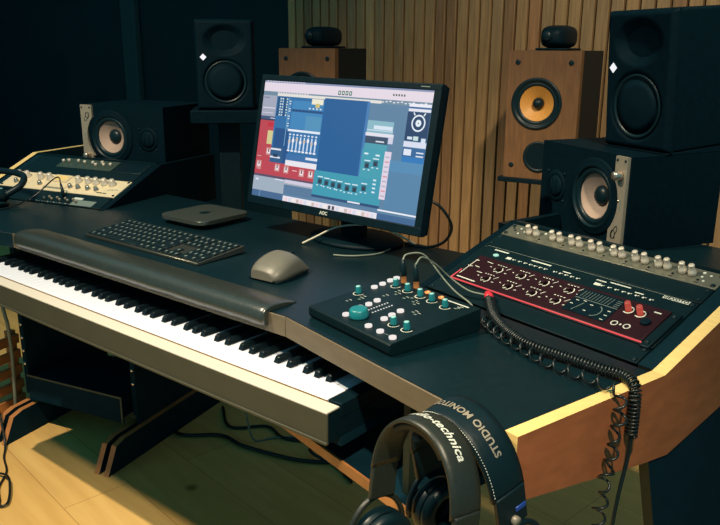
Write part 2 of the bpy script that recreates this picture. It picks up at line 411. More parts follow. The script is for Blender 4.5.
mb.prism(lp, 'x', 0.5250, 0.5430, 0, 1, 1); build(mb, 'leg_panel', [M['legpaint'], M['shadelift']], desk, RW, 'slanted black leg panel')

# ------------------------------------------------------------------ stage piano
piano = empty('stage_piano', T((-0.611, 0.05, ZO - 0.056)), 'long stage piano with bright white keys, grey front and cream slip under the desk edge', 'piano')
mb = MB()
mb.box((-1.252, -0.0295, ZO - 0.056), (0.030, 0.26, ZO - 0.0245), 0)
mb.box((-1.252, -0.0295, ZO - 0.0240), (0.030, -0.0032, ZO - 0.0056), 0)
mb.box((0.0018, 0.0, ZO - 0.0245), (0.030, 0.26, ZO + 0.001), 0, bev=0.002)
mb.box((-1.252, 0.0, ZO - 0.0245), (-1.2238, 0.26, ZO + 0.001), 0, bev=0.002)
mb.box((-1.2235, 0.152, ZO - 0.0245), (0.0015, 0.26, ZO + 0.001), 0)
build(mb, 'body', M['blk'], piano)
mb = MB(); mb.box((-1.252, -0.034, ZO - 0.056), (0.030, -0.0300, ZO - 0.0055), bev=0.0015)
mb.box((-1.252, -0.0365, ZO - 0.0585), (0.030, -0.030, ZO - 0.0535), bev=0.001)
build(mb, 'front_panel', M['slipface'], piano, None, 'grey front panel')
mb = MB(); mb.box((-1.252, -0.0345, ZO - 0.0052), (0.0295, -0.0030, ZO - 0.0015), bev=0.0012)
build(mb, 'key_slip', M['cream'], piano, None, 'cream key slip')
mb = MB(); mb.box((-1.2235, -0.0029, ZO - 0.0055), (0.0015, -0.0003, ZO - 0.0010)); build(mb, 'gap_shade_strip', M['gapshade'], piano, None, 'thin brown line painted as the shaded gap before the keys')  # added strip: the shade of the key gap put in as brown
def wk():
    mb = MB(); mb.box((-0.0113, 0, -0.020), (0.0113, 0.150, 0.0), bev=0.0012, seg=2); return mb
wproto = None
for i in range(52):
    X = T((-0.01175 - i * 0.0235, 0, ZO))
    if wproto is None:
        wproto = build(wk(), 'white_key', M['wkey'], piano, X); wx0 = X.translation.x
    else:
        o = wproto.copy(); C.objects.link(o); o.parent = piano; o.location = (X.translation.x - wx0, 0, 0)
bproto = None
offs = [-0.0435, -0.0705, -0.0975, -0.1375, -0.168]
for octv in range(8):
    for q, of in enumerate(offs):
        xx = of - 0.1645 * octv
        if xx < -1.21: continue
        if bproto is None:
            mb = MB()
            pr_ = [(0.050, 0.0003), (0.0535, 0.0105), (0.057, 0.0125), (0.148, 0.0125), (0.148, 0.0003)]
            vs = []
            mb.prism(pr_, 'x', -0.0066, 0.0066, 0, bev=0.0012, seg=2)
            for v in mb.bm.verts:
                if v.co.z > 0.006: v.co.x *= 0.74
            bproto = build(mb, 'black_key', M['bkey'], piano, T((xx, 0, ZO))); bx0 = xx
        else:
            o = bproto.copy(); C.objects.link(o); o.parent = piano; o.location = (xx - bx0, 0, 0)

# ------------------------------------------------------------------ knobs helper
def knob_mb(mb, x, y, z, r, h, mi=0, r2=None, cap=None, flange=None, seg=18, mcap=None):
    r2 = r if r2 is None else r2
    prof = []
    if flange: prof += [(flange[0], z), (flange[0], z + flange[1])]
    prof += [(r, z + (flange[1] if flange else 0)), (r2, z + h * 0.94), (r2 * 0.9, z + h)]
    ms = [mi] * (len(prof) - 1)
    prof += [(r2 * 0.55, z + h * 1.01), (0, z + h * 1.01)]
    ms += [mcap if mcap is not None else mi] * 2
    mb.lathe(prof, seg, ms, T((x, y, 0)))
def disc(mb, x, y, z, r, h=0.0006, mi=0, seg=14, sx=1, sy=1):
    mb.lathe([(r, z), (r, z + h), (0, z + h)], seg, mi, T((x, y, 0)), False, sx, sy)
def arc(mb, x, y, z, r, a0, a1, w=0.0012, mi=0, n=12):
    for i in range(n):
        t0 = R(a0 + (a1 - a0) * i / n); t1 = R(a0 + (a1 - a0) * (i + 1) / n)
        mb._add([(x + (r - w) * math.cos(t0), y + (r - w) * math.sin(t0), z), (x + (r + w) * math.cos(t0), y + (r + w) * math.sin(t0), z),
                 (x + (r + w) * math.cos(t1), y + (r + w) * math.sin(t1), z), (x + (r - w) * math.cos(t1), y + (r - w) * math.sin(t1), z)], [(0, 1, 2, 3)], mi)
def dash(mb, x0, y0, x1, y1, z, w=0.0012, mi=0):
    d = Vector((x1 - x0, y1 - y0, 0)); nn = Vector((-d.y, d.x, 0)).normalized() * w
    mb._add([(x0 - nn.x, y0 - nn.y, z), (x1 - nn.x, y1 - nn.y, z), (x1 + nn.x, y1 + nn.y, z), (x0 + nn.x, y0 + nn.y, z)], [(0, 1, 2, 3)], mi)

def rack_body(S, name, x0, x1, s0, s1, label, cat, m, depth=0.040, group=None, top=0.0):
    W = S @ T(((x0 + x1) / 2, (s0 + s1) / 2, 0))
    e = empty(name, W, label, cat, group)
    mb = MB(); mb.box((x0, s0 + 0.0006, -0.0035 + top), (x1, s1 - 0.0006, top), bev=0.0008, seg=1)
    build(mb, 'faceplate', m, e, S)
    mb = MB(); mb.box((x0 + 0.018, s0 + 0.004, -depth), (x1 - 0.018, s1 - 0.004, -0.0036 + top)); build(mb, 'chassis', M['blk'], e, S)
    mb = MB()
    for xx in (x0 + 0.008, x1 - 0.008):
        for yy in (s0 + 0.008, s1 - 0.008):
            mb = MB(); mb.lathe([(0.0042, top), (0.0042, top + 0.0015), (0.0028, top + 0.0024), (0.0014, top + 0.0012), (0, top + 0.0012)], 12, 0, T((xx, yy, 0)))
            build(mb, 'screw', M['rub'], e, S)
    return e
# right wing, from the front upwards
rack_body(RS, 'blank_panel', 0.0142, 0.4942, 0.003, 0.0445, 'plain dark blank rack panel at the front of the right wing', 'blank panel', M['device'])
rack_body(RS, 'blank_panel', 0.0142, 0.4942, 0.1785, 0.2222, 'plain dark blank rack panel just below the silver knob strip', 'blank panel', M['device'])
# silver eight-channel preamp
pre = rack_body(RS, 'rack_preamp', 0.0142, 0.4942, 0.2228, 0.2675, 'slim silver rack preamp with a row of paired pale knobs on the right wing', 'preamp', M['silver'])
for xx in (0.075, 0.094, 0.137, 0.156, 0.185, 0.203, 0.232, 0.252, 0.283, 0.300, 0.329, 0.348, 0.376, 0.393, 0.422, 0.440):
    mb = MB(); mb.lathe([(0.0062, 0), (0.0072, 0.001), (0.0072, 0.007), (0.0052, 0.0085), (0.0050, 0.0170), (0.0055, 0.019), (0.0045, 0.0205), (0, 0.0205)], 18, 0, T((xx, 0.2465, 0.0002)))
    build(mb, 'knob', M['knobw'], pre, RS)
mb = MB()
for xx in (0.109, 0.17, 0.218, 0.266, 0.315, 0.362, 0.409, 0.456):
    disc(mb, xx, 0.258, 0.0001, 0.0028, 0.0012, 0); disc(mb, xx, 0.236, 0.0001, 0.0022, 0.0012, 1)
    dash(mb, xx - 0.004, 0.229, xx + 0.004, 0.229, 0.0004, 0.0007, 1)
    dash(mb, xx - 0.044, 0.262, xx - 0.024, 0.262, 0.0004, 0.0007, 1)
for (xx, yy) in ((0.045, 0.255), (0.050, 0.238), (0.060, 0.247), (0.036, 0.246), (0.028, 0.252), (0.470, 0.254), (0.466, 0.236), (0.458, 0.246)): disc(mb, xx, yy, 0.0001, 0.0022, 0.001, 0 if xx > 0.04 else 1)
build(mb, 'panel_details', [M['legend'], M['blk']], pre, RS)

# red-lit three-unit processor
dev = rack_body(RS, 'rack_processor', 0.0142, 0.4942, 0.0455, 0.1778, 'dark rack processor with glowing red front edge and two red knobs', 'rack unit', M['device'])
mb = MB(); mb.box((0.040, 0.050, 0.0003), (0.4725, 0.136, 0.0035), bev=0.0008, seg=1); rp_ = build(mb, 'red_panel', M['redface'], dev, RS, 'dark red control panel')
mb = MB(); mb.box((0.040, 0.0480, 0.0003), (0.4735, 0.0497, 0.0034), bev=0.0005, seg=1)
mb.box((0.0377, 0.0475, 0.0003), (0.0396, 0.080, 0.0045), bev=0.0005, seg=1)
build(mb, 'lit_edge', M['redline'], dev, RS, 'glowing red edge strip')
mb = MB(); mb.box((0.4760, 0.038, 0.0002), (0.4925, 0.134, 0.0060), bev=0.002)
build(mb, 'end_cheek', M['device'], dev, RS)
for yy in (0.048, 0.122):
    mb = MB(); mb.lathe([(0.0045, 0), (0.0045, 0.0015), (0.002, 0.0015), (0.0018, 0.0005), (0, 0.0005)], 12, 0, T((0.484, yy, 0.0061))); build(mb, 'screw', M['rub'], dev, RS)
mb = MB(); mb.box((0.305, 0.062, 0.0037), (0.392, 0.1285, 0.0046)); build(mb, 'display', M['blk'], rp_, RS, 'black display panel')
zz = 0.0040
mb = MB()
ctr = [(0.114, 0.107), (0.170, 0.110), (0.226, 0.111), (0.283, 0.112), (0.111, 0.073), (0.170, 0.072), (0.226, 0.075), (0.281, 0.075)]
for (cx_, cy_) in ctr:
    arc(mb, cx_, cy_, zz, 0.0095, -70, 60, 0.0010); arc(mb, cx_, cy_, zz, 0.0095, 120, 200, 0.0008)
    dash(mb, cx_ - 0.006, cy_ - 0.008, cx_ + 0.002, cy_ - 0.004, zz, 0.001)
    for k in range(4): dash(mb, cx_ - 0.014 + k * 0.007, cy_ + 0.0150, cx_ - 0.010 + k * 0.007, cy_ + 0.0150, zz, 0.0009)
    dash(mb, cx_ + 0.016, cy_ + 0.006, cx_ + 0.022, cy_ + 0.015, zz, 0.0007)
    dash(mb, cx_ + 0.019, cy_ - 0.004, cx_ + 0.024, cy_ - 0.003, zz, 0.0009)
    dash(mb, cx_ - 0.024, cy_ + 0.004, cx_ - 0.020, cy_ + 0.003, zz, 0.0009)
dash(mb, 0.046, 0.066, 0.046, 0.118, zz, 0.0009); dash(mb, 0.044, 0.118, 0.052, 0.118, zz, 0.0012); dash(mb, 0.042, 0.096, 0.054, 0.096, zz, 0.0009); dash(mb, 0.048, 0.057, 0.098, 0.056, zz, 0.0014)
dash(mb, 0.072, 0.122, 0.088, 0.121, zz, 0.0009); dash(mb, 0.058, 0.100, 0.070, 0.099, zz, 0.0009); dash(mb, 0.076, 0.086, 0.090, 0.086, zz, 0.0009)
for (cx_, cy_) in ((0.409, 0.109), (0.432, 0.108)): arc(mb, cx_, cy_, zz, 0.0085, -130, 120, 0.0012)
for (cx_, cy_) in ((0.409, 0.069), (0.432, 0.070)): arc(mb, cx_, cy_, zz, 0.0055, 0, 360, 0.0009)
disc(mb, 0.4205, 0.0695, zz, 0.002, 0.0004); dash(mb, 0.448, 0.123, 0.461, 0.123, zz, 0.0014)
zz = 0.0049
for k in range(10): dash(mb, 0.312 + k * 0.0065, 0.104, 0.314 + k * 0.0065, 0.124, zz, 0.0004, 1)
dash(mb, 0.306, 0.101, 0.392, 0.101, zz, 0.0006, 1)
arc(mb, 0.358, 0.081, zz, 0.015, -80, 70, 0.0007, 1); dash(mb, 0.322, 0.066, 0.332, 0.092, zz, 0.0006, 1)
for (a_, b_) in ((0.312, 0.082), (0.316, 0.094), (0.345, 0.074), (0.347, 0.092), (0.385, 0.066), (0.385, 0.078), (0.330, 0.097), (0.384, 0.090)): dash(mb, a_ - 0.003, b_, a_ + 0.003, b_, zz, 0.0008, 0)
for k in range(4): dash(mb, 0.380, 0.106 + k * 0.005, 0.390, 0.106 + k * 0.005, zz, 0.0005, 1)
build(mb, 'panel_print', [M['legend'], M['legend2']], rp_, RS, 'white printed scales')
zz = 0.0004
mb = MB()
dash(mb, 0.022, 0.1755, 0.482, 0.1755, zz, 0.0005, 1)
dash(mb, 0.049, 0.168, 0.087, 0.168, zz, 0.0016); dash(mb, 0.148, 0.167, 0.197, 0.167, zz, 0.0016); dash(mb, 0.230, 0.161, 0.248, 0.161, zz, 0.0013); dash(mb, 0.303, 0.165, 0.324, 0.165, zz, 0.0012); dash(mb, 0.330, 0.168, 0.372, 0.168, zz, 0.0013); dash(mb, 0.385, 0.161, 0.402, 0.161, zz, 0.0013)
for (x0, x1) in ((0.112, 0.142), (0.155, 0.192), (0.215, 0.268), (0.322, 0.366), (0.378, 0.420)):
    n_ = int((x1 - x0) / 0.012)
    for k in range(n_ + 1):
        xx = x0 + (x1 - x0) * k / max(1, n_)
        disc(mb, xx, 0.153, 0.0001, 0.0020, 0.0005); dash(mb, xx + 0.0025, 0.1545, xx + 0.006, 0.1545, zz, 0.0007)
mb.box((0.094, 0.150, 0.0001), (0.106, 0.157, 0.0006)); mb.box((0.306, 0.150, 0.0001), (0.319, 0.157, 0.0006))
tx = text_mesh('GEXOTO', 0.0105, 0.0003, spacing=1.02)
mb.box((0.4335, 0.1670, 0.0001), (0.4805, 0.1745, 0.0004), 0)
mb.add_mesh(tx, lambda v: Vector((0.457 + v.x, 0.1706 + v.y * 0.85, 0.0008)), 2)
build(mb, 'header_print', [M['legend'], M['legend2'], M['blk']], dev, RS, 'white printed header')
mb = MB(); disc(mb, 0.067, 0.151, 0.0001, 0.0055, 0.0015, 0, 18, 1.25, 0.85); build(mb, 'lamp_jewel', M['tealtop'], dev, RS, 'pale teal lamp')
for (cx_, cy_) in ctr:
    mb = MB(); knob_mb(mb, cx_, cy_, 0.0036, 0.0050, 0.007, 0, 0.0042); build(mb, 'knob', M['redface'], rp_, RS)
for (cx_, cy_) in ((0.409, 0.109), (0.432, 0.108)):
    mb = MB(); knob_mb(mb, cx_, cy_, 0.0036, 0.0054, 0.017, 0, 0.0050); build(mb, 'knob', M['redknob'], rp_, RS, 'glowing red knob')
mb = MB(); disc(mb, 0.452, 0.092, 0.0036, 0.0085, 0.004, 0, 20); build(mb, 'dial', M['blk'], rp_, RS)

# left wing: lower unit, ivory preamp, upper unit
low = rack_body(LS, 'rack_patchbay', -0.4942, -0.0142, 0.003, 0.0665, 'dark rack unit with small chrome switches below the ivory preamp', 'rack unit', M['device'])
for k in range(9):
    xx = -0.245 + k * 0.016
    mb = MB(); knob_mb(mb, xx, 0.018 + 0.008 * (k % 2), 0.0002, 0.0042, 0.010, 0, 0.0036, seg=12); build(mb, 'switch', M['plate'], low, LS)
mb = MB()
for k in range(16): dash(mb, -0.30 + k * 0.012, 0.009, -0.294 + k * 0.012, 0.0095, 0.0004, 0.0010, k % 2)
mb.box((-0.135, 0.006, 0.0001), (-0.050, 0.034, 0.0012), 1); mb.box((-0.145, 0.036, 0.0001), (-0.110, 0.046, 0.001), 0)
build(mb, 'panel_print', [M['legend'], M['legend2']], low, LS)
iv = rack_body(LS, 'rack_preamp', -0.4942, -0.0142, 0.0675, 0.1600, 'ivory two-unit rack preamp with round pale knobs and a meter on the left wing', 'preamp', M['creamplate'])
for xx in (-0.460, -0.425, -0.366, -0.327, -0.205, -0.166, -0.133, -0.100, -0.068):
    mb = MB(); mb.lathe([(0.0125, 0), (0.0125, 0.003), (0.0095, 0.005), (0.0090, 0.017), (0.0075, 0.0195), (0, 0.020)], 20, 0, T((xx, 0.132, 0.0002))); build(mb, 'knob', M['knobw'], iv, LS)
for xx in (-0.441, -0.338, -0.210, -0.177, -0.138, -0.104):
    mb = MB(); mb.lathe([(0.0085, 0), (0.0085, 0.003), (0.0068, 0.004), (0.0062, 0.011), (0.005, 0.0125), (0, 0.0125)], 18, 0, T((xx, 0.096, 0.0002))); build(mb, 'small_knob', M['chrome'], iv, LS)
mb = MB(); mb.box((-0.318, 0.118, 0.0002), (-0.250, 0.156, 0.004), bev=0.001); 
mb.box((-0.310, 0.124, 0.0041), (-0.258, 0.150, 0.0048), 1); build(mb, 'meter', [M['creamplate'], M['ply']], iv, LS, 'ivory needle meter')
mb = MB(); mb.box((-0.315, 0.086, 0.0002), (-0.225, 0.104, 0.003), 0, bev=0.0006, seg=1); mb.box((-0.313, 0.080, 0.0001), (-0.227, 0.085, 0.0006), 1)
for xx in (-0.050, -0.035, -0.060, -0.045): dash(mb, xx - 0.006, 0.105 + (xx + 0.05) * 0.4, xx + 0.006, 0.105, 0.0005, 0.0012, 1)
dash(mb, -0.095, 0.084, -0.072, 0.084, 0.0005, 0.0022, 2); dash(mb, -0.068, 0.083, -0.055, 0.083, 0.0005, 0.002, 2)
build(mb, 'panel_details', [M['creamplate'], M['legend2'], M['blk']], iv, LS)
up = rack_body(LS, 'rack_compressor', -0.4942, -0.0142, 0.1610, 0.2675, 'dark green-grey rack unit with small knobs behind the ivory preamp', 'rack unit', M['device'])
mb = MB(); mb.box((-0.372, 0.205, 0.0002), (-0.140, 0.262, 0.0016), 0); mb.box((-0.130, 0.205, 0.0002), (-0.022, 0.262, 0.0018), 1, bev=0.0006, seg=1); build(mb, 'panel_plate', [M['devgreen'], M['blk']], up, LS)
for (xx, yy) in ((-0.36, 0.235), (-0.34, 0.240), (-0.30, 0.242), (-0.27, 0.238), (-0.235, 0.238), (-0.215, 0.228), (-0.20, 0.244), (-0.185, 0.232), (-0.160, 0.236)):
    mb = MB(); knob_mb(mb, xx, yy, 0.0017, 0.006, 0.010, 0, 0.005, seg=12); build(mb, 'knob', M['knobw'], up, LS)

# ------------------------------------------------------------------ speakers
def torus(mb, x, z, y, R0, r0, mi, seg=40, ms=8, flat=0.6):
    # ring in the xz plane facing -y
    def fn(a, b):
        t = 2 * PI * a; q = 2 * PI * b
        rr = R0 + r0 * math.cos(q)
        return Vector((x + rr * math.cos(t), y - r0 * flat * math.sin(q), z + rr * math.sin(t)))
    mb.grid(fn, seg, ms, mi, closed_u=True)
FACE = RX(90)    # local z of a lathe -> -y (towards the listener)
def cone(mb, x, z, y, R0, depth, rc, mi_c, mi_d, cap=0.012, surround=None, mi_s=None, seg=40):
    X = T((x, y, z)) @ FACE
    if surround:
        R1 = surround
        mb.lathe([(R1, 0.0), (R1, 0.004), (R1 - 0.003, 0.0065), ((R0 + R1) / 2 + 0.001, 0.0075), (R0 + 0.002, 0.0035), (R0, 0.0005)], seg, mi_s, X)
    mb.lathe([(R0, 0.0008), (R0 * 0.72, -depth * 0.45), (rc, -depth)], seg, mi_c, X)
    mb.lathe([(rc * 1.02, -depth), (rc * 0.95, -depth + cap * 0.35), (rc * 0.7, -depth + cap * 0.75), (rc * 0.35, -depth + cap * 0.97), (0, -depth + cap)], seg, mi_d, X)

def nearfield(W, label, flip, k_=1.0):
    """speaker lying on its side; flip turns it half round so the plate is at the left."""
    w, h, d = 0.305, 0.193, 0.235
    e = empty('nearfield_speaker', W, label, 'speaker', 'nearfield speakers lying on their sides')
    F = W @ T((0, 0, k_ * h / 2)) @ (RY(180) if flip else Matrix.Identity(4)) @ Matrix.Diagonal((k_, k_, k_, 1))
    mb = MB(); wx = 0.045
    mb.shell(w, h, 0.0, d); mb.holed(w, h, wx, 0, 0.0650, 0.0)
    bmesh.ops.remove_doubles(mb.bm, verts=mb.bm.verts[:], dist=1e-5)
    build(mb, 'cabinet', M['cab'], e, F)
    mb = MB()
    mb.lathe([(0.082, 0.0), (0.082, 0.003), (0.078, 0.0042), (0.069, 0.0048), (0.0655, 0.0075), (0.0635, 0.0060), (0.0620, -0.0010), (0.0590, 0.0030), (0.0535, 0.0040), (0.0485, 0.0005), (0.0475, -0.0020)], 48, [0, 0, 0, 0, 1, 1, 1, 1, 1, 1], T((wx, 0, 0)) @ FACE, cap0=False)
    wr_ = build(mb, 'woofer_ring', [M['cab'], M['rub']], e, F)
    mb = MB(); X = T((wx, 0, 0)) @ FACE
    mb.lathe([(0.0478, -0.0018), (0.036, -0.0130), (0.0215, -0.0220)], 48, 0, X, cap0=False); build(mb, 'woofer_cone', M['conecream'], wr_, F, 'pinkish cream cone')
    mb = MB(); mb.lathe([(0.0225, -0.0222), (0.0215, -0.0175), (0.0165, -0.0125), (0.009, -0.0095), (0, -0.0087)], 36, 0, X); build(mb, 'dust_cap', M['rub'], wr_, F)
    tx_ = -0.093
    mb = MB(); mb.lathe([(0.036, 0.0), (0.036, 0.0012), (0.031, 0.0016), (0.0285, 0.0030), (0.026, 0.0022)], 36, 0, T((tx_, 0, 0)) @ FACE)
    for k in range(4):
        a = R(45 + 90 * k); mb.lathe([(0.0028, 0), (0.0028, 0.0022), (0, 0.0026)], 10, 1, T((tx_ + 0.043 * math.cos(a), 0, 0.043 * math.sin(a))) @ FACE)
    build(mb, 'tweeter_flange', [M['cab'], M['rub']], e, F)
    mb = MB(); mb.lathe([(0.0262, 0.0006), (0.020, 0.0045), (0.010, 0.0066), (0, 0.0072)], 30, 0, T((tx_, 0, 0)) @ FACE)
    for k in (-1, 1): mb.box((tx_ + k * 0.009 - 0.0015, -0.0085, -0.017), (tx_ + k * 0.009 + 0.0015, -0.0052, 0.017), 0, bev=0.001, seg=1)
    build(mb, 'tweeter', M['grille'], e, F)
    # shaped plate with the concave cut around the woofer
    xo, xi = w/2 - 0.0035, 0.1130
    pts = [(xo, -h/2 + 0.001), (xo, h/2 - 0.001), (xi, h/2 - 0.001)]
    rr = 0.0845
    zlim = 0.058
    pts.append((xi, zlim))
    for k in range(13):
        zv = zlim - 2 * zlim * k / 12
        pts.append((max(xi - 0.012, wx + math.sqrt(max(rr * rr - zv * zv, 0)) ) if abs(zv) < rr else xi, zv))
    pts += [(xi - 0.006, -zlim), (xi - 0.006, -h/2 + 0.001)]
    cl = []
    for q in pts:
        if not cl or (Vector(q) - Vector(cl[-1])).length > 1e-4: cl.append(q)
    mb = MB(); mb.prism([(a, b) for a, b in cl], 'y', -0.0075, -0.0003); pl_ = build(mb, 'control_plate', M['plate'], e, F, 'satin silver side plate')
    mb = MB(); mb.lathe([(0.0095, 0), (0.0100, 0.004), (0.0088, 0.016), (0.007, 0.0185), (0, 0.019)], 22, 0, T((0.131, -0.0076, 0.058)) @ FACE); build(mb, 'volume_knob', M['chrome'], pl_, F)
    for (sx_, sz_) in ((0.119, 0.088), (0.143, 0.088), (0.113, -0.088), (0.143, -0.088)):
        mb = MB(); mb.lathe([(0.0028, 0), (0.0028, 0.0012), (0, 0.0016)], 10, 0, T((sx_, -0.0076, sz_)) @ FACE); build(mb, 'screw', M['rub'], pl_, F)
    mb = MB()
    # the looped line emblem and tiny upright lettering
    lg = [(-0.008, -0.010), (-0.0095, -0.003), (-0.004, 0.004), (0.003, 0.0005), (0.001, -0.008), (-0.005, -0.010), (-0.0065, -0.002), (0.002, 0.009), (0.008, 0.011), (0.0085, 0.004), (0.003, -0.003), (0.004, -0.010)]
    mb.tube([(0.1265 + a, -0.0077, -0.060 + b * 1.25) for a, b in [(p.x, p.y) for p in catmull([(a, b, 0) for a, b in lg], 5)]], 0.0008, 5, 0)
    build(mb, 'emblem', M['blk'], pl_, F, 'black looped emblem')
    mb = MB(); mb.box((0.1365, -0.0079, -0.011), (0.1395, -0.0076, 0.010)); build(mb, 'name_print', M['legend2'], pl_, F)
    mb = MB(); mb.lathe([(0.0024, 0), (0.0024, 0.0010), (0, 0.0012)], 10, 0, T((0.1310, -0.0077, 0.006)) @ FACE); build(mb, 'power_lamp', M['chrome'], pl_, F)
    return e
SZ = DZ + 0.0635
nearfield(T((0.083, 0.738, SZ)) @ RZ(-29.7), 'black nearfield speaker lying on the right wing, silver plate at its right end', False)
nearfield(T((-1.458, 0.630, SZ)) @ RZ(16.5), 'black nearfield speaker lying on the left wing, silver plate at its left end', True, 1.08)

def monitor_speaker(W, label):
    """upright two-way monitor; front plane at local y=0, base at z=0."""
    w, h, d = 0.182, 0.277, 0.20
    e = empty('studio_monitor_speaker', W, label, 'speaker', 'upright studio monitors with lit diamonds')
    F = W @ T((0, 0, h / 2))
    mb = MB(); mb.box((-w/2 + 0.001, 0.014, -h/2), (w/2 - 0.001, d, h/2), 0, bev=0.006, seg=3); build(mb, 'cabinet', M['cab'], e, F)
    tz, wz = 0.076, -0.0515
    def yy(x, z):
        q = 0.0
        # elliptical waveguide bowl
        ex, ez = x / 0.068, (z - tz) / 0.048
        r = math.sqrt(ex * ex + ez * ez)
        if r < 1: q += 0.026 * (1 - r * r) ** 1.3
        # recess round the woofer
        rw = math.hypot(x, z - wz)
        if rw < 0.072: q += 0.006 * min(1, (0.072 - rw) / 0.006)
        # rounded edges
        dx = w/2 - abs(x); dz_ = h/2 - abs(z)
        m_ = min(dx, dz_)
        if m_ < 0.010: q += 0.012 * (1 - m_ / 0.010) ** 2
        # chamfer towards the sides at the height of the waveguide
        return q
    nu, nv = 60, 90
    mb = MB(); mb.grid(lambda a, b: Vector(((a - 0.5) * w, yy((a - 0.5) * w, (b - 0.5) * h), (b - 0.5) * h)), nu, nv, 0)
    edge = [(-w/2, -h/2), (w/2, -h/2), (w/2, h/2), (-w/2, h/2)]
    for (a, b), (c, d_) in zip(edge, edge[1:] + edge[:1]): mb._add([(a, 0.012, b), (c, 0.012, d_), (c, 0.018, d_), (a, 0.018, b)], [(0, 1, 2, 3)], 0)
    build(mb, 'front_baffle', M['cab'], e, F)
    mb = MB(); mb.lathe([(0.066, -0.0055), (0.0655, -0.002), (0.063, -0.0008), (0.060, -0.002), (0.058, -0.0038)], 48, 0, T((0, 0, wz)) @ FACE); build(mb, 'woofer_ring', M['rub'], e, F)
    mb = MB(); mb.lathe([(0.0585, -0.004), (0.040, -0.0015), (0.015, 0.0022), (0, 0.003)], 48, 0, T((0, 0, wz)) @ FACE); build(mb, 'woofer_grille', M['grille'], e, F)
    mb = MB(); mb.lathe([(0.0150, -0.0262), (0.0145, -0.0225), (0.008, -0.018), (0, -0.0165)], 28, 0, T((0, 0, tz)) @ FACE); build(mb, 'tweeter', M['grille'], e, F)
    mb = MB(); s_ = 0.0105; mb.prism([(-0.067, 0.0247 - s_), (-0.067 + s_, 0.0247), (-0.067, 0.0247 + s_), (-0.067 - s_, 0.0247)], 'y', -0.0012, 0.0012)
    build(mb, 'diamond_badge', M['diamond'], e, F, 'lit white diamond badge')
    return e
PADW = T((0.1765, 0.7660, SZ + 0.1933)) @ RZ(-25.7)
mb = MB(); mb.prism([(0.004, 0), (0.195, 0), (0.195, 0.0165), (0.004, 0.0032)], 'x', -0.088, 0.088, bev=0.001, seg=1)
tag(build(mb, 'foam_pad', M['grille'], None, PADW), 'thin dark foam wedge between the two stacked speakers on the right', 'foam pad')
monitor_speaker(PADW @ T((0, 0, 0.0034)) @ RX(4.0), 'dark studio monitor speaker standing on the right nearfield speaker')
monitor_speaker(T((-1.1566, 0.8187, ZO + 0.3487)) @ RZ(45.7), 'dark studio monitor speaker on its own stand at the back left')
# stand under the left monitor
st = empty('speaker_stand', T((-1.21, 0.90, 0)), 'dark speaker stand holding the back left studio monitor', 'speaker stand')
SW = T((-1.1566, 0.8187, 0)) @ RZ(45.7)
mb = MB(); mb.box((-0.115, -0.012, ZO + 0.306), (0.115, 0.235, ZO + 0.3482), bev=0.004); build(mb, 'top_plate', M['cab'], st, SW)
mb = MB(); mb.box((-0.035, 0.08, 0.024), (0.035, 0.15, ZO + 0.3058), bev=0.004); build(mb, 'pole', M['blk'], st, SW)
mb = MB(); mb.box((-0.14, 0.0, 0.0), (0.14, 0.25, 0.0238), bev=0.005); build(mb, 'base', M['cab'], st, SW)

